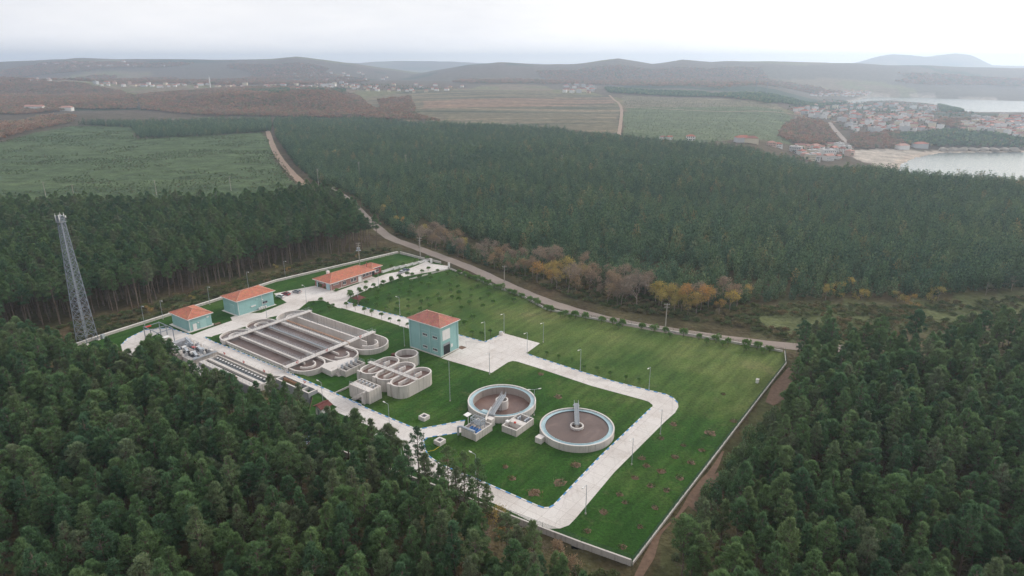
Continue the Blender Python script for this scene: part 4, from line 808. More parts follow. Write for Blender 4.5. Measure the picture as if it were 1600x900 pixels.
for x in (-3.2, 2.6):
    for y in (-5.5, -.5, 4.8): MB().box(x - .12, x + .12, y - .12, y + .12, -.1, 5.2).build('post', M['mast'], t)
for y in (-5.5, -.5, 4.8): MB().bar((-3.4, y, 5.2), (2.8, y, 5.2), .24).build('beam', M['mast'], t)
for x in (-3.2, 2.6): MB().bar((x, -5.7, 5.4), (x, 5.0, 5.4), .2).build('beam', M['mast'], t)
b = MB(); b.box(-3.0, -.8, 3.6, 4.5, 5.0, 5.3); b.build('hoist', M['red'], t); MB().box(-1.8, 1.0, -7.0, -5.0, -.1, 2.4).build('hopper', M['concrete'], t); MB().box(-1.9, .6, -7.0, -5.0, 2.9, 3.05).build('cover', M['white'], t)
t = at('grit_container', 'grey steel waste container below the inlet works', 'container', -59.5, 79.0); b = MB(); b.wall([(-1, -1.8), (1, -1.8), (1.2, 1.8), (-1.2, 1.8)], .1, .2, 1.7, True); b.build('body', M['mast'], t); MB().box(-.95, .95, -1.7, 1.7, .2, .9).build('load', M['soil'], t)
for k in (-1.2, 1.2): MB().box(-.9, .9, k - .1, k + .1, 0, .22).build('skid', M['dark_metal'], t)
for lab, (px, py), cm in zip(('blue and white container half hidden among the pines by the wall', 'pale blue container glimpsed between the pines below the road'), [(-57.3,162.6),(-37.2,158.7)], ('white', 'blue')):
    t = thing('storage_container', lab, 'container', (px, py, 0), TH + .4); MB().box(-3, 3, -1.2, 1.2, .15, 2.5).build('body', M[cm], t); MB().box(-3.05, 3.05, -1.25, 1.25, 2.5, 2.62).build('roof', M['white'], t)
    for i in range(11): MB().box(-2.9 + i * .56, -2.66 + i * .56, -1.27, -1.2, .3, 2.4).build('rib', M['blue'], t)
# hedge bed with flower border by the forecourt
bed = MB(); bed.poly([(-90.3,266.4),(-83.8,276.9),(-75,267.6),(-80.1,260.4),(-84,262.6)], .10); tag(bed.build('flower_bed_path', M['grass']), kind='structure')

# ------------------------------------------------------------------ vegetation prototypes
def leaf_mesh(name, tris, tint, mat):
    n = len(tris); me = bpy.data.meshes.new(name); me.vertices.add(3 * n); me.vertices.foreach_set('co', np.asarray(tris, np.float32).ravel())
    me.loops.add(3 * n); me.loops.foreach_set('vertex_index', np.arange(3 * n)); me.polygons.add(n); me.polygons.foreach_set('loop_start', np.arange(n) * 3)
    a = me.attributes.new('tint', 'FLOAT', 'FACE'); a.data.foreach_set('value', np.asarray(tint, np.float32)); me.materials.append(mat); me.update(calc_edges=True); return me
def unit(v): return v / (np.linalg.norm(v, axis=-1, keepdims=True) + 1e-9)
def tufts(rs, P, D, L, Wd, k, spread=.9):
    """k needle blades at each point P, fanned about direction D"""
    n = len(P); P = np.repeat(P, k, 0); D = np.repeat(D, k, 0); d = unit(D + spread * rs.normal(size=(n * k, 3)) * .6); s = unit(np.cross(d, rs.normal(size=(n * k, 3))))
    l = (np.repeat(L, k) if np.ndim(L) else L) * rs.uniform(.7, 1.25, n * k); w = Wd * rs.uniform(.7, 1.3, n * k)
    return np.stack([P - s * w[:, None] - d * l[:, None] * .25, P + s * w[:, None] - d * l[:, None] * .25, P + d * l[:, None]], 1)
def lobes_to_crown(rs, lobes, per, L, Wd, k, up=.55):
    T = []; tint = []
    for (c, r, fl) in lobes:
        m = max(6, int(per * r * r)); d = unit(rs.normal(size=(m, 3))); d[:, 2] = np.where(d[:, 2] < -.35, -d[:, 2], d[:, 2]); q = rs.uniform(.6, 1.0, m)[:, None]
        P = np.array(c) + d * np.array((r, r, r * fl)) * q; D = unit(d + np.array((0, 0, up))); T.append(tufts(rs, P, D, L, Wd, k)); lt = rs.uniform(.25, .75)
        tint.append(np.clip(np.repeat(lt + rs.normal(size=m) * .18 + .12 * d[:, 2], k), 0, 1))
    return np.concatenate(T), np.concatenate(tint)
def trunk_mb(rs, h, r0, r1, lean=.3, n=7, seg=5, limbs=(), start=-.3):
    b = MB(); pts = []
    a = rs.uniform(0, 6.28)
    for i in range(seg + 1): f = i / seg; pts.append(Vector((lean * f * f * math.cos(a) + .12 * rs.normal() * f, lean * f * f * math.sin(a) + .12 * rs.normal() * f, start + (h - start) * f)))
    for i in range(seg): b.cyl(pts[i], pts[i + 1], r0 + (r1 - r0) * i / seg, r0 + (r1 - r0) * (i + 1) / seg, n, 0, False)
    for (z, q) in limbs:
        f = min(1, z / h); j = min(seg - 1, int(f * seg)); p = pts[j].lerp(pts[j + 1], f * seg - j); b.cyl(p, Vector(q), .07, .025, 5, 0, False)
    return b
def pine(seed, H, cr, base=.5, nl=46, per=78, L=.42, Wd=.065, k=5, dead=6, shape=1.0):
    rs = np.random.RandomState(seed); lobes = []; limbs = []; z0 = H * base
    for i in range(nl):
        f = (i + .5) / nl; ff = f ** .9; z = z0 + (H - z0) * ff * .96; rad = cr * (.55 + 2.2 * ff if ff < .2 else max(.12, 1 - ((ff - .2) / .8) ** (1.25 * shape)) ** .8)
        a = i * 2.4 + rs.uniform(-.6, .6); rr = rad * rs.uniform(.35, 1.05); lr = rs.uniform(.45, .85) * (1.1 - .3 * ff) * (cr / 2.6) ** .8; c = (rr * math.cos(a), rr * math.sin(a), z + rs.uniform(-.3, .3) + .18 * rr); lobes.append((c, lr, rs.uniform(.7, 1.0))); limbs.append((max(z0 * .8, z - .35 * rr), c))
    lobes.append(((0, 0, H - .5), .75 * cr / 2.6, 1.0))
    for i in range(dead): z = z0 * rs.uniform(.45, .98); a = rs.uniform(0, 6.28); q = rs.uniform(1, 2); limbs.append((z, (q * math.cos(a), q * math.sin(a), z + rs.uniform(-.2, .6))))
    T, tint = lobes_to_crown(rs, lobes, per, L, Wd, k, .9); me_c = leaf_mesh('pine_crown', T, tint, M['needle'])
    me_t = trunk_mb(rs, H * .96, .20 * H / 15, .05, .5, 7, 5, limbs).mesh('pine_trunk', M['bark']); return me_c, me_t
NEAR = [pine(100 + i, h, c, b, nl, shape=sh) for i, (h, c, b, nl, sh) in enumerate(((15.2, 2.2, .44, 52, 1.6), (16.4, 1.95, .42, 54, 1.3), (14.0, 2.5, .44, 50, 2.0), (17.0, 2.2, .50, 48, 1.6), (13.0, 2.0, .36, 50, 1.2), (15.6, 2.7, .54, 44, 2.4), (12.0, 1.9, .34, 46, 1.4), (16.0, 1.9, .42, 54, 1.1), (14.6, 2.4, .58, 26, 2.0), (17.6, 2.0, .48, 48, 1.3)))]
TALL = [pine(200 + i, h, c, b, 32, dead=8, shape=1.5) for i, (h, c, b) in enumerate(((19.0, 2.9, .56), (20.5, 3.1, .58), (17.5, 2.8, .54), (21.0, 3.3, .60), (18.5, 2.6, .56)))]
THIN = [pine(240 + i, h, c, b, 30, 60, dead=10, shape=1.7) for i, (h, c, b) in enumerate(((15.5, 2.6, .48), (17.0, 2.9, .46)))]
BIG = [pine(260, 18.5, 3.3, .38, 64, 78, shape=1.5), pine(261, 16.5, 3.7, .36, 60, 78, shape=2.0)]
def pole_pine(seed, H, cr, mat, tiers=11, per=26, L=.62, Wd=.16, k=3):
    rs = np.random.RandomState(seed); P = []; D = []
    for i in range(tiers):
        f = i / (tiers - 1); z = H * (.18 + .80 * f); rad = cr * math.sqrt(max(0, 1 - ((f - .32) / .74) ** 2)) * (1 if f > .1 else .8) + .12; m = max(5, int(per * (1.05 - .8 * f))); a = rs.uniform(0, 6.28, m); q = np.sqrt(rs.uniform(.12, 1, m)) * rad
        P.append(np.stack([q * np.cos(a), q * np.sin(a), z + rs.uniform(-.35, .35, m) - .12 * q], 1)); D.append(np.stack([np.cos(a) * .7, np.sin(a) * .7, np.full(m, .75)], 1))
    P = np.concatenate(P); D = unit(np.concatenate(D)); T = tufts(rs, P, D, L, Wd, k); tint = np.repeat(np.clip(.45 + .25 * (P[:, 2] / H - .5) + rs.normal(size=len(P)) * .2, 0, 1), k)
    return leaf_mesh('young_pine', T, tint, mat)
def bushy(seed, rx, h, mat, m=160, L=.5, Wd=.2, k=3, z0=.0, nl=9):
    rs = np.random.RandomState(seed); lobes = []
    for i in range(nl): a = rs.uniform(0, 6.28); q = rx * .62 * math.sqrt(rs.uniform(0, 1)); r = rx * rs.uniform(.38, .55); lobes.append(((q * math.cos(a), q * math.sin(a), z0 + (h - z0) * rs.uniform(.35, .78) * (1 - .3 * q / rx)), r, .8))
    T, tint = lobes_to_crown(rs, lobes, m / nl / (rx * .46) ** 2, L, Wd, k, .4); return leaf_mesh('bush_leaves', T, tint, mat)
def bare_tree(seed, H, leaf=None, nleaf=0, spread=.55):
    rs = np.random.RandomState(seed); b = MB(); tips = []
    def grow(p, d, l, r, lev):
        q = p + d * l; b.cyl(p, q, r, r * .62, 5 if lev < 2 else 3, 0, False)
        if lev >= 4: tips.append(q); return
        for i in range(3 if lev < 3 else 4):
            nd = Vector(d + Vector(rs.normal(size=3)) * spread + Vector((0, 0, .18))).normalized(); grow(q if i else p.lerp(q, .8), nd, l * rs.uniform(.58, .80), max(.022, r * .55), lev + 1)
    grow(Vector((0, 0, -.2)), Vector((rs.normal() * .06, rs.normal() * .06, 1)).normalized(), H * .36, H * .017, 0)
    tr = b.mesh('bare_branches', M['twig']); lm = None
    if nleaf:
        ti = np.array([tuple(t) for t in tips]); P = ti[rs.randint(0, len(ti), nleaf)] + rs.normal(size=(nleaf, 3)) * .45; D = unit(rs.normal(size=(nleaf, 3)) + np.array((0, 0, .3)))
        T = tufts(rs, P, D, .26, .13, 2); lm = leaf_mesh('autumn_leaves', T, np.repeat(np.clip(rs.normal(size=nleaf) * .22 + .5, 0, 1), 2), M[leaf])
    return lm, tr
def proto_col(name, meshes):
    c = bpy.data.collections.new(name)
    for i, m in enumerate(meshes): c.objects.link(bpy.data.objects.new('%s_%02d' % (name, i), m))
    return c
def joined(parts):       # crown + trunk into one mesh for the uncountable masses
    me = bpy.data.meshes.new('tree'); bm = bmesh.new()
    for i, p in enumerate(parts):
        n0 = len(bm.faces); bm.from_mesh(p); bm.faces.ensure_lookup_table()
        for f in bm.faces[n0:]: f.material_index = i
    bm.to_mesh(me); bm.free()
    for p in parts: me.materials.append(p.materials[0])
    return me
def scatter(name, pts, scl, vid, col, label, cat='trees', tilt=.05):
    n = len(pts); me = bpy.data.meshes.new(name); me.vertices.add(n); me.vertices.foreach_set('co', np.asarray(pts, np.float32).ravel())
    def att(nm, typ, val, key='value'):
        a = me.attributes.new(nm, typ, 'POINT'); a.data.foreach_set(key, np.asarray(val).ravel())
    att('scl', 'FLOAT_VECTOR', np.asarray(scl, np.float32), 'vector'); att('vid', 'INT', np.asarray(vid, np.int32))
    att('rot', 'FLOAT_VECTOR', np.stack([nrs.normal(size=n) * tilt, nrs.normal(size=n) * tilt, nrs.uniform(0, 6.28, n)], 1).astype(np.float32), 'vector')
    o = link(name, me); g = bpy.data.node_groups.new(name, 'GeometryNodeTree'); g.interface.new_socket('Geometry', in_out='INPUT', socket_type='NodeSocketGeometry'); g.interface.new_socket('Geometry', in_out='OUTPUT', socket_type='NodeSocketGeometry')
    gi = g.nodes.new('NodeGroupInput'); go = g.nodes.new('NodeGroupOutput'); ip = g.nodes.new('GeometryNodeInstanceOnPoints'); ci = g.nodes.new('GeometryNodeCollectionInfo')
    ci.inputs['Collection'].default_value = col; ci.inputs['Separate Children'].default_value = True; ci.inputs['Reset Children'].default_value = True
    def na(nm, t): q = g.nodes.new('GeometryNodeInputNamedAttribute'); q.data_type = t; q.inputs[0].default_value = nm; return q.outputs[0]
    g.links.new(gi.outputs[0], ip.inputs['Points']); g.links.new(ci.outputs[0], ip.inputs['Instance']); ip.inputs['Pick Instance'].default_value = True
    g.links.new(na('vid', 'INT'), ip.inputs['Instance Index']); g.links.new(na('rot', 'FLOAT_VECTOR'), ip.inputs['Rotation']); g.links.new(na('scl', 'FLOAT_VECTOR'), ip.inputs['Scale']); g.links.new(ip.outputs[0], go.inputs[0])
    md = o.modifiers.new('scatter', 'NODES'); md.node_group = g; return tag(o, label, cat, None, 'stuff')
def fill(poly, s, jit=.38, seed=0, rows=0.0):        # jittered planting grid inside a polygon
    rs = np.random.RandomState(seed); p = np.array(poly); x0, y0 = p.min(0); x1, y1 = p.max(0); gx, gy = np.meshgrid(np.arange(x0, x1, s), np.arange(y0, y1, s)); gx = gx.ravel(); gy = gy.ravel()
    gx = gx + rs.uniform(-jit, jit, len(gx)) * s + (np.round(gy / s) % 2) * s * .5; gy = gy + rs.uniform(-jit, jit, len(gy)) * s; m = inside(poly, gx, gy); return gx[m], gy[m]
def drop(x, y, *conds):
    k = np.ones(len(x), bool)
    for c in conds: k &= ~c(x, y)
    return x[k], y[k]
in_plant = lambda x, y: inside(PLANT, x, y) | (edge_dist(PLANT, x, y) < 2.2)
on_road = lambda x, y: edge_dist(ROAD_MID, x, y, False) < 5.5
def with_z(x, y): return np.stack([x, y, terrain(x, y) - .05], 1)
def sc3(n, a, b, za=.9, zb=1.1, seed=1):
    rs = np.random.RandomState(seed); s = rs.uniform(a, b, n); return np.stack([s, s, s * rs.uniform(za, zb, n)], 1)

# ------------------------------------------------------------------ pine woods close by
WOOD_A = [(-278.7,221.4),(-196.5,221.4),(-179.2,216.5),(-166.6,217.7),(-141.9,201.3),(-127.1,195.7),(-118.4,198.7),(-111,197.2),(-99.4,188.8),(-88,180.6),(-70.2,170.6),(-57.2,160.8),(-50.4,154.9),(-40.4,144.4),(-30.5,138.1),(-21.5,128.1),(-13.6,120.2),(-5.9,114.2),(0,109.8),(4.9,106.1),(10.7,101.5),(14.4,97.1),(13.2,82.4),(1.9,75.4),(-116.5,75.4)]
WOOD_B = [(98.1,216.5),(96.1,204),(85.9,182),(71.5,156.6),(59.9,140.9),(53.3,128.9),(43.4,119.5),(35.2,111.2),(30.4,102.9),(26.6,94.7),(21,75.4),(119.3,75.4),(308.6,241.6),(217.5,235.9),(177.2,226.5),(160.7,222.7),(130.6,209.5),(119,217.1),(112,221.4)]
WOOD_C = [(-278.8,217),(-193.3,231.4),(-188.7,246.1),(-176,254.5),(-165.5,262.6),(-156.6,267.2),(-150.6,289),(-133.9,304.1),(-128,317.4),(-105.9,345),(-85.9,359.1),(-77.2,370)] + [(-67.5,341.3),(-84.8,380.5),(-103.4,424.8),(-122.3,462.5),(-140.6,485.1),(-147.9,474.8),(-192.2,439.6),(-335.5,431),(-504.7,424.8)]
xa, ya = fill(WOOD_A, 3.95, .42, 1); xa, ya = drop(xa, ya, in_plant)
xb, yb = fill(WOOD_B, 4.05, .42, 2); xb, yb = drop(xb, yb, in_plant, on_road)
xc, yc = fill(WOOD_C, 4.6, .40, 3); xc, yc = drop(xc, yc, in_plant, on_road)
def gaps(x, y, seed, f=.86): k = vnoise(x, y, 11, seed) < f; return x[k], y[k]
xa, ya = gaps(xa, ya, 51); xb, yb = gaps(xb, yb, 52)
allx = np.concatenate([xa, xb]); ally = np.concatenate([ya, yb]); zone = np.concatenate([np.zeros(len(xa), int), np.ones(len(xb), int)])
# how large each shows: in front of the lens and near it
pd = ally * .947 + (100 - 12) * .3206; colpx = 800 + 1040 * allx / pd; upd = ally * .3206 - 88 * .947; rowpx = 450 - 1040 * upd / pd
seen = (colpx > -15) & (colpx < 1615) & (rowpx < 930); dist = np.hypot(np.hypot(allx, ally), 88); order = np.argsort(np.where(seen, dist, 1e9)); pick = order[:292]; solo = np.zeros(len(allx), bool); solo[pick] = True
def pine_thing(name, cm, tm, label, group):
    t = link(name, None); tag(t, label, 'pine tree', group); link('crown', cm, t); link('trunk', tm, t); return t
first = {}
def put_pine(key, protos, x, y, s, label, group, sz=1.0):
    i = rnd.randrange(len(protos)) if not isinstance(key, tuple) else key[1]; k = (id(protos), i)
    if k not in first:
        t = pine_thing('pine_tree', *protos[i], label, group); t.location = (x, y, tz(x, y)); t.rotation_euler = (0, 0, rnd.uniform(0, 6.28)); t.scale = (s, s, s * sz); first[k] = t
    else:
        t = copy_tree(first[k], (x, y, tz(x, y)), rnd.uniform(0, 6.28), label, (s, s, s * sz)); t['group'] = group
    return t
HTW = ('', 'taller ', 'shorter ')
for i in pick:
    x, y = float(allx[i]), float(ally[i]); s = rnd.uniform(.78, 1.18); ht = 0 if .90 < s < 1.06 else (1 if s >= 1.06 else 2)
    if zone[i] == 0: lab = '%sbushy pine in the wood before the works' % HTW[ht]; g = 'pines of the wood in front of the works'
    else: lab = '%spine in the wood beyond the long wall' % HTW[ht]; g = 'pines of the wood beyond the long wall'
    put_pine(0, NEAR, x, y, s, lab.strip(), g, rnd.uniform(.92, 1.08))
near_col = proto_col('near_pine_proto', [joined(p) for p in NEAR]); tall_col = proto_col('tall_pine_proto', [joined(p) for p in TALL])
rx, ry = allx[~solo], ally[~solo]; scatter('pine_forest', with_z(rx, ry), sc3(len(rx), .82, 1.14, .92, 1.08, 5), nrs.randint(0, len(NEAR), len(rx)), near_col, 'mass of bushy pines behind the front rows of the near woods')
# edge row of the back wood: bare trunks in view
dp = edge_dist(PLANT, xc, yc); edge = (dp < 22) & (np.hypot(xc, yc) > 150) & (800 + 1040 * xc / (yc * .947 + 30) > 40); ei = np.nonzero(edge)[0][:150]
esel = np.zeros(len(xc), bool); esel[ei] = True
for i in ei:
    x, y = float(xc[i]), float(yc[i]); u, v = UVof(x, y); side = 'behind the lattice mast' if u < -48 else ('behind the smallest teal building' if u < -25 else ('behind the long teal building' if u < 8 else ('behind the parking bays' if u < 30 else 'behind the brick office')))
    put_pine(0, TALL, x, y, rnd.uniform(.82, 1.06), 'tall pine %s' % side, 'tall pines along the back wall')
bx_, by_ = xc[~esel], yc[~esel]; scatter('pine_wood_forest', with_z(bx_, by_), sc3(len(bx_), .80, 1.06, .9, 1.05, 6), nrs.randint(0, len(TALL), len(bx_)), tall_col, 'mass of tall pines filling the wood behind the works')
for (x, y), (p, s), lab in zip([(-38.5,144.5),(-30.2,142.3),(-23.1,142),(-15,134.4),(-11.2,132.5),(-7.8,131),(-45.7,151.9),(-64.5,169.5),(-59.1,165.3),(-54.3,154.9),(-47.1,150.7),(-41.6,147.3),(-35.5,147.3),(-70.1,174.3),(-31.5,139.2),(-24.8,136.6),(-20.1,133.2),(-16.4,129.9),(-12.4,127.6),(-9,125.4),(-5.5,123.6)], ((BIG, 1.05), (BIG, 1.0), (THIN, .95), (THIN, 1.0), (THIN, .9), (THIN, .85), (NEAR, 1.0), (NEAR, .9), (NEAR, 1.0), (NEAR, .95), (NEAR, 1.05), (NEAR, 1.0), (NEAR, .95), (NEAR, .95), (NEAR, 1.0), (NEAR, .9), (NEAR, .95), (NEAR, .85), (NEAR, .9), (NEAR, .8), (NEAR, .8)),
    ('tallest pine of the front wood, rising alone above the service road', 'broad dark pine beside the tallest one, hiding the road bend', 'slender pine with sparse crown in front of the spur road bend', 'slender pine leaning over the boundary wall, second of four', 'slender pine leaning over the boundary wall, third of four', 'small slender pine at the wall where the road shows again', 'pine left of the tallest pine', 'pine below the deep grey basin wall', 'pine right below the end chamber of the deep basin', 'pine just below the little maroon roofed hut, left one', 'pine just below the little maroon roofed hut, right one', 'pine at the foot of the tallest pine', 'pine between the tallest pine and the broad dark one', 'pine touching the left end of the deep grey basin', 'pine below the broad dark one', 'first full pine along the lower wall, from the broad dark pine', 'second full pine along the lower wall, from the broad dark pine', 'third full pine along the lower wall, from the broad dark pine', 'fourth full pine along the lower wall, from the broad dark pine', 'fifth full pine along the lower wall, from the broad dark pine', 'sixth full pine along the lower wall, from the broad dark pine')):
    put_pine(('k', 0 if lab.startswith('tallest') or 'second' in lab or 'left' in lab else 1), p, x, y, s, lab, 'pines standing out along the near wall')
# low dark young pines between the path and the right wood
yp_proto = [pole_pine(300 + i, h, c, M['needle'], 10, 34, .5, .11, 4) for i, (h, c) in enumerate(((5.0, 1.7), (4.2, 1.5), (6.0, 1.9)))]
yx, yy_ = fill([(77.5,176.1),(65.1,162),(50.2,141.3),(39.5,126.7),(33.8,114.4),(40.2,118.3),(54.2,136.1),(67.9,152.5),(81.7,172.4)], 2.7, .4, 8); scatter('young_pine_undergrowth', with_z(yx, yy_), sc3(len(yx), .5, 1.0, .8, 1.1, 9), nrs.randint(0, 3, len(yx)), proto_col('thicket_proto', yp_proto), 'thicket of low dark young pines along the red earth path', 'undergrowth')

# ------------------------------------------------------------------ the big young plantation and the far woods
FOREST_D = [(-135.6,534.4),(-119,493),(-98.2,445.1),(-77.8,401.9),(-60.3,380.1),(-35,350),(-13.2,328.4),(18.5,305.1),(57.1,279.4),(82.5,268),(105.6,271.2),(143.4,281.1),(185.5,279.4),(238.6,293.6),(291.2,299.2),(432.2,305.1),(638.5,466.8),(503.2,541.6),(439.9,555.1),(566,838.8),(511.1,887.7),(472.3,905.9),(405.4,846.1),(351.9,837.1),(300.1,787.2),(223.2,841.1),(142.1,940.4),(59.5,1053.8),(-108.6,1157.3),(-290.7,1294.3),(-451.7,1297.4),(-336.3,969.5),(-250.8,757.5),(-181.3,596.1)]
FOREST_E = [(-746.3,1167.1),(-645.3,1230.2),(-455.3,1297.2),(-372.3,1047.4),(-432.5,976.4),(-520.1,943.9),(-628.9,1127.8)]
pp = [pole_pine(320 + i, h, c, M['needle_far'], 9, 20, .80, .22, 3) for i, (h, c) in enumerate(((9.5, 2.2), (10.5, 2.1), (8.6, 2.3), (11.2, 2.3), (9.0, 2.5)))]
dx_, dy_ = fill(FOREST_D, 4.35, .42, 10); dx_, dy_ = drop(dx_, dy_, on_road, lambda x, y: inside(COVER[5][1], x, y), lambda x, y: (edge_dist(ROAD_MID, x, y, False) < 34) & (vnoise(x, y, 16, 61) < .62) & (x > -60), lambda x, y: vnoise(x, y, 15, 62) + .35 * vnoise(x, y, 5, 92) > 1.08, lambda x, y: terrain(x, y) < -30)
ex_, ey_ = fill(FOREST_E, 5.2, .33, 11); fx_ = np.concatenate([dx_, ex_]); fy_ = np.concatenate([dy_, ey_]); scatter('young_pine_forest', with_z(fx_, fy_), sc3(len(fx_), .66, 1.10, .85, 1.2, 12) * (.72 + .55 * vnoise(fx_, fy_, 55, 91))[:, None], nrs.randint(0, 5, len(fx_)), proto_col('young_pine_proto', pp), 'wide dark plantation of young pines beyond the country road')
# autumn woods on the hills
ab = [bushy(340 + i, 4.2, 8.5, M['leaf_brown'], 70, 1.25, .55, 2, .5, 7) for i in range(4)]
def belt(polys, s, seed, *conds):
    X = []; Y = []
    for i, p in enumerate(polys): x, y = fill(p, s, .42, seed + i); X.append(x); Y.append(y)
    x = np.concatenate(X); y = np.concatenate(Y); return drop(x, y, *conds) if conds else (x, y)
wet = lambda x, y: terrain(x, y) < -38.5
BW = [[(-770.6,812.9),(-679.7,899.6),(-736.1,1058.6),(-771.2,1196.2),(-835.6,1311.9),(-887.6,1283.1),(-863.2,1150.4),(-871,923.7)], [(-1336.9,1433.5),(-2181,2375.1),(-1825.7,2485.8),(-1507.4,2376.2),(-1266,2248.8),(-975.8,1801),(-835.3,1526),(-966.5,1526.9),(-974.8,1374.6)],
      [(-813,1510.5),(-1060.4,1960.1),(-998.2,2303.2),(-807.4,2368.6),(-591.7,2291.8),(-454.6,2046.9),(-311.2,1555),(-198,1414.9),(-130.1,1263.1),(-182.7,1301.9),(-303.1,1350.8),(-612.1,1394.8)], [(-357.5,1836.1),(-295.1,1992.2),(-205.5,1470),(-208.2,1393.5),(-278.5,1494.4)],
      [(426.3,1089.2),(533.7,1330.4),(606.3,1441.4),(640.7,1395.1),(557.5,1136.8),(534.5,1152.9),(441.2,1059.7)], [(577.5,1162.9),(631.8,1265.2),(731.8,1296),(694.8,1185.9),(621.8,1101.8),(555.3,1084.2)], [(854.6,1391.5),(909.7,1451.6),(982,1438.1),(947.8,1365.7),(875.9,1331.7)]]
wx_, wy_ = belt(BW, 7.2, 70, wet); scatter('autumn_forest', with_z(wx_, wy_), sc3(len(wx_), .75, 1.25, .8, 1.15, 14), nrs.randint(0, 4, len(wx_)), proto_col('autumn_proto', ab), 'rust brown autumn woods covering the rolling ground behind the plantation')
PW = [[(315.1,2357.3),(600,2165.3),(577.1,1918.9),(480.9,1998.6),(295,2129.3)], [(700.1,1248.2),(838.8,1311.7),(904.1,1262.6),(899.2,1189.4),(858.7,1131.7),(732.7,1136.8),(667.7,1136.9)], [(1440.1,2331.2),(1391.8,2135.9),(1068.9,1626.3),(1161.2,1859.6)], [(-809.8,2089.3),(-747.3,2251.1),(-545,2272.6),(-518.5,2159),(-580.7,1697.2)], [(533.5,2060.3),(883.1,2115.6),(1144.5,2326.7),(964.4,2116.8),(613.2,1650.7)]]
qx_, qy_ = belt(PW, 6.4, 90, wet); pk = [bushy(360 + i, 3.2, 9.5, M['needle_far'], 60, 1.2, .5, 2, 1.0, 6) for i in range(3)]; scatter('far_pine_forest', with_z(qx_, qy_), sc3(len(qx_), .8, 1.2, .85, 1.15, 15), nrs.randint(0, 3, len(qx_)), proto_col('far_pine_proto', pk), 'dark pine belts round the bay and on the far fields')
tx_, ty_ = belt([[(623.7,1576.5),(1170.3,2578),(1352.8,2430.8),(1421.1,2247.6),(1028.4,1508.8),(1116.4,1474.4),(910.9,1190.1),(908.7,1305.8),(780.7,1296.3),(631.8,1265.2),(629.9,1370.2)], [(390,968.1),(542.1,1170),(558.3,1100.9),(482.7,955.1),(364.9,869.7)], [(-916.4,2488.9),(-577.6,2616.4),(-129.3,2337.4),(-499.7,2256.6)]], 21, 110, wet)
scatter('town_trees_forest', with_z(tx_, ty_), sc3(len(tx_), .45, .95, .8, 1.1, 16), nrs.randint(0, 4, len(tx_)), proto_col('town_tree_proto', ab[:2] + pk[:2]), 'brown and green trees scattered between the houses of the coastal town')
# hillside woods farther out, thinner
hx_, hy_ = belt([[(-2201.4,2398.7),(-3918.5,4294.8),(-2893.5,4290.6),(-1930.6,4236.9),(-1117.6,4083.2),(-494.1,3362.8),(-846.1,2417.4),(-1441.8,2612.2)], [(-256.2,2786.6),(-132.8,3629.6),(536.4,3674.4),(1342.2,3673.3),(1761.9,3565.7),(2629.8,3586),(2161.8,2925.4),(1487.6,2982.3),(634.2,2291.4),(355.7,2760.1)]], 15.0, 120, wet, lambda x, y: vnoise(x, y, 300, 63) > .62)
scatter('hill_forest', with_z(hx_, hy_), sc3(len(hx_), 1.2, 2.1, .7, 1.0, 17), nrs.randint(0, 4, len(hx_)), proto_col('hill_proto', ab[:4]), 'brown autumn woods on the hazy ridges')
# seedlings in the clearings
sp = [bushy(380 + i, .8, 1.0, M['leaf_plant'], 26, .5, .22, 2, .0, 4) for i in range(3)]
sx_, sy_ = belt([COVER[0][1]], 3.6, 130); m_ = vnoise(sx_, sy_, 40, 64) + .6 * vnoise(sx_, sy_, 12, 65) > .80; sx_, sy_ = sx_[m_], sy_[m_]; scatter('seedling_vegetation', with_z(sx_, sy_), sc3(len(sx_), .45, 1.25, .5, .9, 18), nrs.randint(0, 3, len(sx_)), proto_col('seedling_proto', sp), 'rows of low seedlings and scrub in the left clearing', 'scrub')
sx_, sy_ = belt([COVER[3][1]], 9.0, 131); scatter('field_vegetation', with_z(sx_, sy_), sc3(len(sx_), .6, 1.4, .5, .9, 19), nrs.randint(0, 3, len(sx_)), proto_col('field_proto', sp[:2]), 'low green growth in the far right field', 'scrub')
# scrub along road, walls and wood edges
scb = [bushy(390 + i, 1.5, 1.9, M['leaf_scrub'], 90, .42, .15, 3, .0, 6) for i in range(4)]
ux, uy = belt([[(-78.4,405.2),(-60.8,383.1),(-35.4,355.1),(0,313.2),(23.2,284.6),(43.8,266.4),(73,252.4),(109.6,239.5),(115.6,254.5),(107.8,277.8),(60,295.5),(20,331.8),(-29.4,370),(-63.3,400.3)], COVER[5][1]], 2.5, 140, on_road, in_plant)
vx, vy = belt([[(-189.2,239.5),(-164.3,260.4),(-149.3,286.4),(-126.8,314.2),(-104.9,341.3),(-72.8,365.9),(-64.9,357.8),(-114.6,306.1),(-131.6,280.3),(-158.6,238.3),(-170.6,219.2)]], 2.3, 150, in_plant); wx2, wy2 = belt([[(-2.9,127.8),(7.1,122.8),(24.1,112.9),(19.6,100.6),(0,100.6)], [(28.4,114.4),(39.1,131.3),(57.4,157.1),(73.3,178.1),(68.2,180),(41.2,139.9),(27.7,118.3)]], 2.6, 151, in_plant, lambda x, y: vnoise(x, y, 7, 66) > .5)
ax_ = np.concatenate([ux, vx, wx2]); ay_ = np.concatenate([uy, vy, wy2]); k_ = vnoise(ax_, ay_, 8, 67) < .74; ax_, ay_ = ax_[k_], ay_[k_]
ax_, ay_ = drop(ax_, ay_, lambda x, y: edge_dist([tuple(p) for p in TRAIL], x, y, False) < 3)
scatter('scrub_undergrowth', with_z(ax_, ay_), sc3(len(ax_), .45, 1.25, .55, 1.0, 20), nrs.randint(0, 4, len(ax_)), proto_col('scrub_proto', scb), 'low brown green scrub along the road verge and wood edges', 'undergrowth')
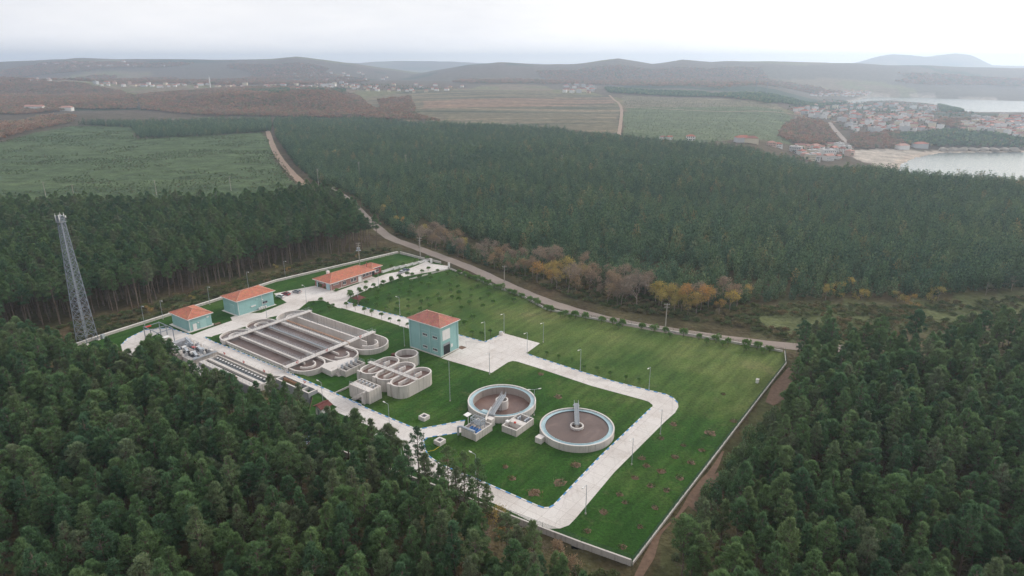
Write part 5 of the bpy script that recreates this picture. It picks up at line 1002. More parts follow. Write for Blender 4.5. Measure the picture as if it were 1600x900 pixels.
# ground plants under the near pines
gx_ = np.concatenate([fill(WOOD_A, 4.0, .5, 160)[0], fill(WOOD_B, 4.0, .5, 161)[0]]); gy_ = np.concatenate([fill(WOOD_A, 4.0, .5, 160)[1], fill(WOOD_B, 4.0, .5, 161)[1]]); gx_, gy_ = drop(gx_, gy_, in_plant, on_road)
scatter('forest_floor_undergrowth', with_z(gx_, gy_), sc3(len(gx_), .4, 1.0, .5, .9, 21), nrs.randint(0, 4, len(gx_)), proto_col('floor_scrub_proto', scb[:4]), 'low scrub on the floor of the near pine woods', 'undergrowth')

# ------------------------------------------------------------------ autumn trees one can tell apart
BROWN = [bare_tree(400 + i, h, 'leaf_rust', 620) for i, h in enumerate((9.0, 10.5, 8.0))]; GOLD = [bare_tree(410 + i, h, 'leaf_gold', 620) for i, h in enumerate((8.0, 9.5))]; GREY = [bare_tree(420 + i, h) for i, h in enumerate((9.5, 8.0))]
ORNG = [bare_tree(430, 7.5, 'leaf_gold', 900)]
afirst = {}
def autumn(protos, x, y, s, label, group):
    i = rnd.randrange(len(protos)); k = (id(protos), i)
    if k in afirst: t = copy_tree(afirst[k], (x, y, tz(x, y)), rnd.uniform(0, 6.28), label, s); t['group'] = group; return t
    t = link('autumn_tree', None); tag(t, label, 'tree', group); lm, tr = protos[i]
    if lm: link('crown', lm, t)
    link('trunk', tr, t); t.location = (x, y, tz(x, y)); t.rotation_euler = (0, 0, rnd.uniform(0, 6.28)); t.scale = (s, s, s); afirst[k] = t; return t
BELT = [(47.3,282.9),(68.2,261.5),(37.7,303.3),(96.7,268.7),(35.6,290.4),(1.3,315.8),(63.9,271.6),(-59.8,388.9),(87,261.6),(6.4,334.3),(70.4,270),(-43.8,369.1),(41.7,273.6),(25.1,324.3),(47.6,277.7),(-2.2,319.7),(53.1,280.9),(50,276.7),(62.6,273.4),(34.2,309.2),(58,285.5),(49.8,285.4),(-53.2,367.1),(20.7,293.8),(-48.7,372),(48.3,301.3),(-5,326),(46.2,304.7),(11.5,322.8),(-14.6,344.4),(92.3,264.4),(69,273.5),(19.2,303.1),(13.4,328.7),(27.5,306.6),(-46.9,386.7),(40.1,282.9),(38.8,297.4),(-12.7,331.8),(-41.8,373.6),(-12.8,337.7),(-9.7,346.7),(-26.2,345.1),(58.4,290.9),(64.3,285.7),(-26.4,352.9),(-42.3,384),(-8.9,326.4),(15.4,309),(28.6,303.7),(-19.4,345.3),(-45.7,365.4),(77.1,260.9),(92.9,277),(21.3,321.4),(53.9,269.6),(32.4,301.7),(0.8,330.1),(25.6,287.4),(71.5,263.4),(74.7,268),(19.1,309.3),(-53.7,375.4),(44.6,294.2),(73.4,260.1),(-38.7,361),(-39.8,377.8),(55.9,282.8),(29.1,288.1),(-2.1,337.1),(22.4,317.1),(63.8,266.7),(84.1,267.3),(10.1,316.3),(18.2,312.6),(44.6,277.2),(10.2,309.1),(-48.7,380.7),(-28.2,357),(18.4,297.3),(-29.4,348.3),(30.2,308.3),(-8.4,333.9),(50.1,294.9),(-32.3,359.4),(-33,365.7),(79.8,263.9),(19.1,325.3),(71.7,279.6),(43.1,281.1),(45.8,272.6),(46.4,285.9),(15.9,320.1),(54.5,292.8),(34.2,317.4),(6.4,312.3),(79,271.9),(88.9,272.6),(12.1,303.4),(47.1,270.5),(59.8,284),(49.1,288.9),(-42.9,362.2),(25.7,299.9),(22.2,305.1),(54.3,285.3),(30.5,292.3),(47.2,291.4),(61.1,287.3),(61.7,280.3)]
for i, (x, y) in enumerate(BELT):
    k = vnoise(x, y, 22, 71); kind, w = ((GREY, 'bare grey') if k < .26 else (BROWN, 'brown leaved') if k < .66 else (GOLD, 'golden leaved')); near = edge_dist(ROAD_MID, np.array([x]), np.array([y]), False)[0]
    seg = 'opposite the entrance gate' if x < -20 else ('opposite the shrub rows' if x < 25 else ('above the road bend' if x < 75 else 'where the road meets the meadow'))
    autumn(kind, x, y, rnd.uniform(.7, 1.35), '%s autumn tree along the road' % w, 'autumn trees along the country road')
for (x, y), (kind, w) in zip([(-125.4,540),(-103.2,493),(-89.1,455.2),(-200.6,730.7),(-196.9,752.3),(-190.3,769.5),(-204.8,691.4),(-74.8,422.5),(-68.7,415.4),(-52,389.2),(94,269.6),(103.6,277.8),(147.9,284.6),(155.3,290.8),(154.7,277.8),(169.4,276.1),(173.6,271.2),(188.7,277.8),(139.8,279.4),(71.9,269.6),(68.1,271.2),(214.6,284.6),(230.7,290.8),(18.5,305.1),(25,309.1)], [(GOLD, 'golden')] * 10 + [(GOLD, 'yellow')] * 2 + [(ORNG, 'orange')] * 6 + [(GOLD, 'yellow')] * 3 + [(GREY, 'bare')] * 4):
    seg = 'by the far bend of the road' if x < -40 else ('beside the meadow' if x > 100 else 'in the roadside belt'); autumn(kind, x, y, rnd.uniform(.75, 1.0), '%s autumn tree %s' % (w, seg), 'coloured trees along the young plantation')
for (x, y), (kind, w) in zip([(1.1,115.9),(4.1,114.4),(0,118.7),(6.8,115.9),(-4.7,114.4),(-2.1,120.3),(-4.3,124.5),(13.1,109.8),(10.7,113.4),(-7.5,116.3)], [(GREY, 'bare grey tree')] * 5 + [(GOLD, 'yellow leaved bush')] * 2 + [(BROWN, 'brown leaved tree')] * 3):
    autumn(kind, x, y, rnd.uniform(.55, .8), '%s below the boundary wall' % w, 'leafless trees below the boundary wall')
for (x, y), lab in zip([(-121.3,326.1),(-141.9,277.8),(-153.8,263.4),(-82.8,345),(-98.6,333),(-112.7,321.7),(100.3,206.6),(101.7,217)], ('yellow bush under the pines behind the long teal building', 'yellow bush under the pines behind the smallest teal building', 'small yellow bush on the wood edge behind the turning loop', 'yellow bush on the wood edge behind the brick office roof', 'brown bush behind the brick office', 'golden bush behind the parking bays', 'twiggy grey tree above the bare soil patch', 'bare tree at the wall end by the bare soil patch')):
    autumn(ORNG if 'yellow' in lab or 'golden' in lab else GREY, x, y, rnd.uniform(.35, .5) if 'bush' in lab else .8, lab, 'bushes at the wood edge')

# ------------------------------------------------------------------ planted trees and shrubs of the grounds
def ball(seed, r, z0, stem):
    rs = np.random.RandomState(seed); T, tint = lobes_to_crown(rs, [((rs.normal() * .25 * r, rs.normal() * .25 * r, z0 + r + rs.normal() * .15 * r), r * .8, .9) for _ in range(5)], 60 / r / r, .30, .10, 4, .2); cm = leaf_mesh('shrub_crown', T, tint, M['leaf_shrub'])
    tb = MB(); tb.cyl((0, 0, -.1), (0, 0, z0 + r), .07, .04, 6); tb.bar((0, 0, z0 * .7), (.35, .1, z0 + .6), .04); return cm, tb.mesh('shrub_stem', M['bark_dark'])
LOL = [ball(500 + i, 1.0, 1.15, True) for i in range(3)]; ROUND = [ball(510 + i, 1.1, .25, False) for i in range(3)]
sfirst = {}
def shrub(protos, x, y, s, name, label, group):
    i = rnd.randrange(len(protos)); k = (id(protos), i, name)
    if k in sfirst: t = copy_tree(sfirst[k], (x, y, 0.02), rnd.uniform(0, 6.28), label, s); t['group'] = group; return t
    t = link(name, None); tag(t, label, 'shrub' if 'shrub' in name else 'tree', group); link('crown', protos[i][0], t); link('trunk', protos[i][1], t); t.location = (x, y, .02); t.rotation_euler = (0, 0, rnd.uniform(0, 6.28)); t.scale = (s, s, s); sfirst[k] = t; return t
AV = [(-70.9,268),(-66.8,265.7),(-62,261.5),(-58.4,258.9),(-53.6,255.2),(-49.4,251.7),(-45.4,249.2),(-41.5,245.5)]; NUM = ('first', 'second', 'third', 'fourth', 'fifth', 'sixth', 'seventh', 'eighth')
for i, (x, y) in enumerate(AV): shrub(LOL, x, y, .95 if i < 5 else .75, 'ball_tree', '%s clipped ball tree along the avenue, counted from the forecourt' % NUM[i], 'ball trees along the avenue')
for i, (x, y) in enumerate([(-72.5,282),(-69.7,286.4),(-66.9,288.1),(-64.2,292.7),(-60.5,297.3),(-57.9,303.1),(-54.5,306.1),(-51.1,310.1)]): shrub(LOL, x, y, 1.1, 'ball_tree', '%s ball tree along the lower kerb of the entrance drive, from the gazebo' % NUM[i], 'ball trees along the entrance drive')
for i, (x, y) in enumerate([(12.4,218.7),(16.5,215.4),(21.1,212.8),(24.6,207.1),(29,205.6),(33.1,202.2),(37.7,199.4),(41.7,197.1)]): shrub(LOL, x, y, .72, 'young_tree', '%s young tree on the lawn above the upper road, from the apron' % NUM[i], 'young trees above the upper road')
for i, (x, y) in enumerate([(-15.2,237),(-11.6,235.1),(-8.3,237.6)]): shrub(LOL, x, y, .95, 'young_tree', '%s of three round trees behind the apron corner' % NUM[i], 'three round trees behind the apron')
cnt = 0
for a in np.arange(22, 80, 6.6):
    for c in np.arange(14, 78, 6.2):
        if rnd.random() < (.62 if c < 38 else .15) or cnt > 85: continue
        x, y = W(a + rnd.uniform(-.8, .8), c + rnd.uniform(-.8, .8))
        if not in_plant(np.array([x]), np.array([y]))[0] or edge_dist(PLANT, np.array([x]), np.array([y]))[0] < 5: continue
        shrub(ROUND, x, y, rnd.uniform(.75, 1.2), 'round_shrub', 'round shrub on the upper lawn', 'round shrubs planted in rows on the upper lawn'); cnt += 1
WL = [p for p in [(-29.5,318.5),(-11.2,297.3),(5.4,278.6),(14.6,263.4),(32.4,253.1),(52.5,243.5),(77.3,231.4),(96.5,221.5)]]
for k, off in ((0, 0), (1, 3.6)):
    for (ax0, ay0), (bx0, by0) in zip(WL, WL[1:]):
        L = math.hypot(bx0 - ax0, by0 - ay0); n = max(1, int(L / 4.6))
        for i in range(n):
            if k and rnd.random() < .45: continue
            f = (i + rnd.uniform(.2, .8)) / n; dx, dy = (bx0 - ax0) / L, (by0 - ay0) / L; x, y = ax0 + (bx0 - ax0) * f + dy * -(1.2 + off) * -1 * -1, ay0 + (by0 - ay0) * f - dx * (1.2 + off)
            x, y = ax0 + (bx0 - ax0) * f - dy * -1 * -(1.2 + off), ay0 + (by0 - ay0) * f - dx * (1.2 + off)
            shrub(ROUND, x, y, rnd.uniform(1.1, 1.6) * (.8 if k else 1), 'round_shrub', 'round shrub of the %s line along the road wall' % ('inner' if k else 'outer'), 'round shrubs along the road wall')
for i, (x, y) in enumerate([(-89,268.8),(-86.6,272.8),(-84.4,276.1),(-80.4,272.8),(-77.1,269.6),(-77.7,265.7),(-81,262.6),(-85.4,264.9),(-89.4,295.5),(-87.1,293.6),(-80.8,289.9),(-69.4,300.2),(-75,289),(-63.3,292.7)]): shrub(ROUND, x, y, .55 + .2 * (i % 3), 'garden_shrub', 'low garden shrub %s' % ('in the flower bed' if i < 8 else 'by the brick office'), 'garden shrubs of the forecourt')
# planting pits with dried stalks
pm_ = []
for s_ in range(3):
    rs = np.random.RandomState(600 + s_); pts = [((1 + .25 * rs.normal()) * .85 * math.cos(a), (1 + .25 * rs.normal()) * .85 * math.sin(a)) for a in np.linspace(0, 6.28, 13)[:-1]]; b = MB(); n = len(pts)
    for i in range(n): j = (i + 1) % n; b.face([(*pts[i], .0), (*pts[j], .0), (pts[j][0] * .45, pts[j][1] * .45, .2), (pts[i][0] * .45, pts[i][1] * .45, .2)]); b.face([(pts[i][0] * .45, pts[i][1] * .45, .2), (pts[j][0] * .45, pts[j][1] * .45, .2), (0, 0, .22)])
    P = rs.normal(size=(40, 3)) * np.array((.45, .45, .05)) + np.array((0, 0, .2)); T = tufts(rs, P, unit(rs.normal(size=(40, 3)) * .5 + np.array((0, 0, 1))), .5, .06, 2); pm_.append((b.mesh('soil_mound', M['soil']), leaf_mesh('dry_stalks', T, np.repeat(rs.uniform(0, 1, 40), 2), M['leaf_scrub'])))
PITS = [(17,124.5),(21.5,131.3),(26.3,137.9),(27.2,134.9),(31.2,144.8),(35.2,150.1),(34.7,141.5),(38.5,147.6),(38.2,139.7),(42.6,144.8),(33.9,132.9),(29.1,126),(24.1,119.3),(43.7,154.3),(47.3,151.6),(51.7,157.4),(47.3,160),(56.5,166.4),(67.3,189.9),(65.4,173.1),(47.1,171.3),(41.9,163.6),(34.7,153.7),(14.6,188.2),(16.8,150.4),(12.1,142.9),(5.5,138.6),(0,144.5),(-1.7,149.6),(-17.8,152.5),(-12.7,180),(9.8,204.2)]
for i, (x, y) in enumerate(PITS):
    t = link('planting_pit', None); t.location = (x, y, .03); t.rotation_euler = (0, 0, rnd.uniform(0, 6)); q = rnd.uniform(.8, 1.25) * (1.6 if i in (17, 23, 24, 25, 26) else 1); t.scale = (q, q, 1); a, c = pm_[i % 3]; link('soil_mound', a, t); link('dry_stalks', c, t)
    tag(t, 'small brown planting pit on the lawn', 'planting pit', 'planting pits on the long lawn strip' if i < 23 else 'planting pits on the inner lawn')

# which one is which, for things that look alike
bygroup = {}
for o in COL.objects:
    if o.parent is None and o.get('group') and o.get('category') in ('pine tree', 'tree', 'shrub', 'planting pit'): bygroup.setdefault(o['group'] + ('|' + o['label'] if 'line along' in o['label'] or 'garden' in o['label'] else ''), []).append(o)
for g, objs in bygroup.items():
    if not any(k in g for k in ('standing out', 'ball trees', 'young trees', 'three round', 'wood edge')): relabel(objs, 24 if 'line along' in g else (len(objs) if len(objs) < 12 else 14), 13 if 'pines' in g else 2)

# ------------------------------------------------------------------ lattice mast
tx, ty = [(-160.5,232)][0]; t = thing('lattice_mast', 'tall grey lattice telecom mast rising beside the pine wood', 'mast', (tx, ty, 0), TH + .35)
H_, w0, w1 = 48.5, 2.5, .72; wz = lambda z: w0 + (w1 - w0) * z / H_; cn = ((-1, -1), (1, -1), (1, 1), (-1, 1))
for cx, cy_ in cn: MB().bar((cx * w0, cy_ * w0, -.2), (cx * w1, cy_ * w1, H_), .2).build('leg', M['mast'], t)
lev = [0]; st = 3.6
while lev[-1] < H_ - 1: lev.append(min(H_, lev[-1] + st)); st = max(1.7, st * .955)
for i in range(4):
    b = MB(); (ax, ay), (bx, by) = cn[i], cn[(i + 1) % 4]
    for z0, z1 in zip(lev, lev[1:]):
        a, c = wz(z0), wz(z1); b.bar((ax * a, ay * a, z0), (bx * c, by * c, z1), .09); b.bar((bx * a, by * a, z0), (ax * c, ay * c, z1), .09); b.bar((ax * c, ay * c, z1), (bx * c, by * c, z1), .10)
        m_ = (z0 + z1) / 2; w = wz(m_); b.bar(((ax + bx) / 2 * w, (ay + by) / 2 * w, m_), (ax * c, ay * c, m_ + .02), .07)
    b.build('bracing', M['mast'], t)
b = MB(); b.bar((.3, .25, 0), (.15, .2, H_), .08); b.bar((-.3, .25, 0), (-.15, .2, H_), .08)
for i in range(70): b.bar((-.25, .25, .6 + i * .69), (.25, .25, .6 + i * .69), .06)
b.build('ladder', M['galv'], t); MB().box(-1.2, 1.2, -1.2, 1.2, H_ - 2.2, H_ - 2.0).build('platform', M['grating'], t); MB().box(-.8, .8, -.8, .8, H_, H_ + .12).build('platform', M['grating'], t)
railing(MB(), [(-1.1, -1.1), (1.1, -1.1), (1.1, 1.1), (-1.1, 1.1), (-1.1, -1.1)], H_ - 2.0, 1.0, 1.1, .08).build('railing', M['mast'], t)
for x, y in ((-1.2, -.9), (1.25, -.3), (1.0, 1.1), (-1.0, 1.0)): b = MB(); b.box(x - .14, x + .14, y - .08, y + .08, H_ - 1.7, H_ + .4); b.bar((x, y, H_ - 2.2), (x, y, H_ + 1.0), .08); b.build('antenna', M['white'], t)
b = MB(); b.cyl((1.4, -.6, H_ - .6), (1.6, -.8, H_ - .6), .45, .4, 12); b.build('dish', M['white'], t)
for x, y in cn: MB().box(x * w0 - .5, x * w0 + .5, y * w0 - .5, y * w0 + .5, -.2, .5).build('footing', M['concrete'], t)
MB().box(3.6, 4.8, -3.4, -2.4, 0, 1.7).build('cabinet', M['galv'], t)

# ------------------------------------------------------------------ street lamps and utility poles
def lamp_proto(h, arms):
    t = link('street_lamp', None); MB().cyl((0, 0, 0), (0, 0, h), .10, .06, 8).build('pole', M['galv'], t); MB().cyl((0, 0, 0), (0, 0, .35), .2, .2, 8).build('base', M['concrete'], t)
    for a in range(arms):
        s = 1 if a == 0 else -1; MB().bar((0, 0, h - .05), (1.3 * s, 0, h + .12), .07).build('arm', M['galv'], t); b = MB(); b.obox((1.65 * s, 0, h + .14), (.42, 0, .03 * s), (0, .14, 0), (0, 0, .08)); b.build('lamp_head', M['white'], t)
    return t
def place_lamps(pts, labels, h, arms, rot, group):
    pr = None
    for (x, y), lb in zip(pts, labels):
        if pr is None: pr = lamp_proto(h, arms); pr.location = (x, y, .03); pr.rotation_euler = (0, 0, rot); tag(pr, lb, 'street lamp', group)
        else: copy_tree(pr, (x, y, .03), rot, lb)
place_lamps([(-3.1,240.8),(11.8,231.4),(5.5,221.8),(-10.2,232.3),(23.4,207.1),(44.2,193),(42.1,165.7),(31.4,150.6),(17.2,130.5),(-7.6,204.2)],
  ('street lamp at the far corner of the paved apron', 'street lamp on the lawn right of the apron corner', 'street lamp at the corner where the upper road leaves the apron', 'street lamp at the inner corner behind the apron', 'street lamp half way along the upper road', 'street lamp before the bend of the upper road', 'street lamp on the outer side of the loop road, farthest from the wall', 'street lamp on the outer side of the loop road, middle one', 'street lamp on the outer side of the loop road, nearest the wall', 'street lamp at the tip of the apron above the round clarifier'), 8.0, 1, TH + math.pi, 'street lamps of the works')
place_lamps([(-46.9,260.4),(-67.3,274),(-40,227.8),(-101.3,256.7),(-90.4,275.3),(-62.4,295.5),(-58.3,183.2),(-35.4,169.5),(-28.9,150.7),(-9.1,143.7)],
  ('street lamp on the upper lawn beside the avenue', 'street lamp in front of the gazebo', 'street lamp between the aeration tanks and tall teal building', 'street lamp in front of the long teal building', 'street lamp at the parking bays', 'street lamp on the entrance drive in front of the brick office', 'street lamp beside the little hut', 'street lamp on the service road above the spur junction', 'street lamp at the wood side of the road bend', 'street lamp behind the slender pines at the wall'), 7.6, 1, TH + math.pi / 2, 'street lamps of the works')
place_lamps([(-143.5,255.2),(-131.8,272.8),(-123.1,294.5),(-111.6,312.2),(-147.8,248.9)], ('lamp post on the wood edge behind the turning loop', 'lamp post on the wood edge between the two low teal buildings', 'lamp post on the wood edge behind the long teal building', 'lamp post on the wood edge behind the parking bays', 'lamp post at the far left of the turning loop'), 8.2, 1, TH - math.pi / 2, 'lamp posts along the back wall')
place_lamps([(6.6,176.5)], ('double armed lamp between the two round clarifiers',), 8.6, 2, .2, 'double armed lamp'); place_lamps([(-19.3,185.3)], ('very tall bare lamp pole on the lawn in front of the teal building',), 13.6, 0, 0, 'tall pole on the lawn')
def utility(px, h, label, arms=2, trafo=False):
    x, y = px; t = thing('utility_pole', label, 'utility pole', (x, y, tz(x, y)), rnd.uniform(-.4, .4), 'utility poles'); MB().cyl((0, 0, -.2), (0, 0, h), .24, .15, 8).build('pole', M['timber'], t)
    for i in range(arms): MB().box(-1.1, 1.1, -.08, .08, h - .5 - i * 1.1, h - .36 - i * 1.1).build('crossarm', M['timber'], t)
    for k in (-.95, 0, .95): MB().cyl((k, 0, h - .36), (k, 0, h - .05), .07, .05, 6).build('insulator', M['white'], t)
    if trafo: MB().box(-.7, .7, .2, 1.2, h - 4.2, h - 2.8).build('transformer', M['galv'], t); MB().box(-1.2, 1.2, -.2, 1.4, h - 4.4, h - 4.25).build('platform', M['galv'], t)
    return t
UP = [(-49.7,347.4),(-79.5,333),(60.6,244.1),(-3.7,305.1),(-165.2,566.7),(-138.8,606.6),(-103.7,656.2),(-366,518.1),(-283.1,526.1),(-231.7,545.7),(-335.4,505.3),(50.5,677.4)]
for p, h, l, a, tr in zip(UP, (11, 12, 11, 8, 12, 12, 12, 9, 9, 9, 9, 9), ('white utility pole outside the far corner of the lawn', 'utility pole with transformer behind the brick office roof', 'utility pole beyond the road at the right end of the shrub row', 'short utility pole among the roadside trees opposite the shrub rows', 'utility pole at the road bend by the earth track', 'utility pole standing in the plantation right of the road bend', 'utility pole standing alone far in the young plantation', 'pole at the foot of the left clearing near the edge', 'pole at the foot of the left clearing in its middle', 'pole at the foot of the left clearing near the earth track', 'pole at the foot of the left clearing above the mast', 'pole far out in the middle of the plantation'), (2, 2, 2, 1, 2, 2, 1, 1, 1, 1, 1, 1), (0, 1, 0, 0, 0, 0, 0, 0, 0, 0, 0, 0)): utility(p, h + (0 if p[1] < 500 else 3), l, a, tr)
# ------------------------------------------------------------------ cars
def car(px, rot, col, label):
    x, y = px; t = thing('parked_car', label, 'car', (x, y, .09), rot, 'cars parked on the forecourt'); pm = worn('car_paint', col, .05, 1, .25, .5)
    def shell(prof, w0, w1, mat, nm):
        b = MB(); n = len(prof); L_ = [(p[0], -w0 / 2 if p[1] < .95 else -w1 / 2, p[1]) for p in prof]; R_ = [(p[0], -q[1], p[1]) for p, q in zip(prof, L_)]
        b.face(L_[::-1]) if False else b.face(L_); b.face(R_[::-1])
        for i in range(n): j = (i + 1) % n; b.face([L_[j], L_[i], R_[i], R_[j]])
        return b.build(nm, mat, t)
    shell([(-2.15, .35), (-2.2, .75), (-2.0, .93), (-1.2, .94), (1.05, .94), (1.95, .80), (2.15, .6), (2.12, .35)], 1.76, 1.6, pm, 'body')
    shell([(-1.95, .941), (-1.35, 1.40), (.1, 1.44), (.55, 1.32), (1.15, .941)], 1.6, 1.3, M['glass'], 'window'); shell([(-1.40, 1.36), (-1.3, 1.45), (.05, 1.48), (.45, 1.38)], 1.34, 1.30, pm, 'roof')
    for a in (-1.35, 1.35):
        for k in (-1, 1): w = MB().cyl((a, .70 * k, .32), (a, .90 * k, .32), .32, .32, 12).build('wheel', M['rubber'], t); MB().cyl((a, .901 * k, .32), (a, .915 * k, .32), .19, .19, 10).build('rim', M['galv'], w)
    for k in (-.6, .6): MB().box(2.06, 2.17, k - .2, k + .2, .62, .76).build('headlight', M['white'], t); MB().box(-2.2, -2.1, k - .18, k + .18, .68, .84).build('tail_light', M['red'], t)
CP = [(-104.1,282),(-102.7,285.5),(-98.7,288.6),(-55,319),(-53.8,321.7)]
car(CP[0], TH + R(100), (.72, .72, .72), 'white car parked nearest the long teal building'); car(CP[1], TH + R(100), (.22, .03, .04), 'dark red car parked between the white and the grey one'); car(CP[2], TH + R(100), (.33, .34, .36), 'grey car parked apart in the bay towards the office'); car(CP[3], TH, (.45, .47, .5), 'silver car on the entrance drive'); car(CP[4], TH, (.03, .05, .12), 'dark blue car beside the silver one on the drive')
# entrance: row of white planters, gate posts
for i, (x, y) in enumerate([(-63.7,321.2),(-61.4,324.5),(-58.8,326.7),(-56.2,329),(-53.3,331.8),(-50.4,334.7),(-47.4,337.7),(-45,340.1)]):
    t = thing('white_planter', '%s white planter along the upper side of the entrance drive, from the office' % NUM[i], 'planter', (x, y, 0), TH, 'white planters along the entrance drive'); b = MB(); b.wall([(-2.6, -.45), (2.6, -.45), (2.6, .45), (-2.6, .45)], .2, 0, 1.0, True); b.build('box', M['white'], t); MB().box(-2.5, 2.5, -.35, .35, 0, .85).build('soil', M['soil'], t)
    if i % 2: link('bush', ROUND[i % 3][0], t).location = (0, 0, .6)
low_ = [(-49.8,307.6),(-42.9,314.8),(-32.4,325)]; t = thing('drive_wall', 'low pale wall along the lower side of the entrance drive', 'wall', (*low_[0], 0), 0); MB().wall([(x - low_[0][0], y - low_[0][1]) for x, y in low_], .3, -.1, .6).build('wall_panel', M['capping'], t)
for (x, y), l in zip([(-42.5,336.5),(-32.5,329)], ('white gate pillar on the lawn side of the entrance', 'white gate pillar on the shrub side of the entrance')):
    t = thing('gate_pillar', l, 'gate pillar', (x, y, 0)); MB().box(-.4, .4, -.4, .4, 0, 2.2).build('pillar', M['white'], t); MB().box(-.5, .5, -.5, .5, 2.2, 2.35).build('cap', M['capping'], t)
for (x, y), l in zip([(-4.2,238.6)], ('pale concrete block at the far corner of the apron',)): t = thing('concrete_block', l, 'block', (x, y, .07)); b = MB(); b.cyl((0, 0, 0), (0, 0, 1.3), .9, .8, 12); b.build('drum', M['capping'], t); MB().box(-.5, .5, -.5, .5, 1.3, 1.4).build('lid', M['galv'], t)
for (x, y), l in zip([(80.9,198)], ('small white marker box near the long wall',)): t = thing('marker_box', l, 'box', (x, y, .03)); MB().box(-.5, .5, -.4, .4, 0, 1.2).build('box', M['white'], t); MB().box(-.6, .6, -.5, .5, 1.2, 1.3).build('lid', M['capping'], t)
x, y = [(-19.7,159.7)][0]; b = MB(); hp = [(x, y, .08), (x - 1.5, y - 2.2, .08), (x - 3.4, y - 3.0, .08), (x - 5.2, y - 2.4, .08)]; b.tube(hp, .07, 6); tag(b.build('garden_hose', worn('yellow_hose', (.6, .45, .05), .1)), 'yellow hose lying on the grass by the lower manhole box', 'hose')
# ------------------------------------------------------------------ houses: the coastal town and the far villages
HW = [worn('house_white', (.74, .72, .69), .06), worn('house_cream', (.66, .58, .44), .06), worn('house_pink', (.60, .44, .37), .06), worn('house_grey', (.52, .52, .52), .06)]
HR = [worn('town_tiles', (.38, .135, .095), .2, .3), worn('town_tiles_pale', (.44, .23, .18), .2, .3), worn('flat_roof_grey', (.45, .43, .42), .1, .3), worn('town_tiles_brown', (.26, .12, .095), .2, .3)]
def house_mesh(w, d, h, kind):
    wb = MB(); wb.box(-w / 2, w / 2, -d / 2, d / 2, -2.5, h); rb = MB(); o = .5; c = [(-w / 2 - o, -d / 2 - o, h), (w / 2 + o, -d / 2 - o, h), (w / 2 + o, d / 2 + o, h), (-w / 2 - o, d / 2 + o, h)]
    if kind == 'flat': rb.box(-w / 2 - .2, w / 2 + .2, -d / 2 - .2, d / 2 + .2, h, h + .5); rb.box(-1.5, 1.5, -1.5, 1.5, h + .5, h + 2.5)
    else:
        s = d / 2 * (1 if kind == 'hip' else .0) * .9; A = (-w / 2 - o * (kind != 'hip') + s, 0, h + d * .26); B = (w / 2 + o * (kind != 'hip') - s, 0, h + d * .26); rb.face([c[0], c[1], B, A]); rb.face([c[2], c[3], A, B]); rb.face([c[1], c[2], B]); rb.face([c[3], c[0], A]); rb.face(c[::-1])
    nb = []
    for z in np.arange(.9, h - 1.2, 3.0):
        for x in np.arange(-w / 2 + 1.3, w / 2 - 1, 2.6): nb.append((x, z))
    win = MB()
    for x, z in nb: win.box(x - .55, x + .55, -d / 2 - .05, -d / 2 + .02, z, z + 1.3)
    return wb, rb, win
HP = []
for i, (w, d, h, k) in enumerate(((12, 9, 5.5, 'hip'), (14, 10, 8.0, 'gable'), (10, 9, 6.0, 'gable'), (16, 11, 9.5, 'flat'), (12, 11, 8.5, 'hip'), (20, 11, 6.5, 'hip'))):
    for j in range(3):
        wb, rb, win = house_mesh(w, d, h, k); HP.append((wb.mesh('house_wall', HW[(i + j * 2) % 4 if j else 0]), rb.mesh('house_roof', HR[2 if k == 'flat' else (j + i) % 2 if j < 2 else 3]), win.mesh('house_windows', M['glass']), ('white', 'cream', 'pink', 'grey')[(i + j * 2) % 4 if j else 0], 'flat roofed' if k == 'flat' else 'red roofed'))
def house(px, label, group, i=None, s=1.0, rot=None, win=False):
    x, y = px; p = HP[rnd.randrange(len(HP)) if i is None else i]; t = link('house', None); t.location = (x, y, tz(x, y)); t.rotation_euler = (0, 0, rnd.uniform(-.7, .7) if rot is None else rot); t.scale = (s, s, s)
    link('wall', p[0], t); link('roof', p[1], t)
    if win: link('window_row', p[2], t)
    tag(t, label % (p[3] + ' ' + p[4]) if '%s' in label else label, 'house', group); return t
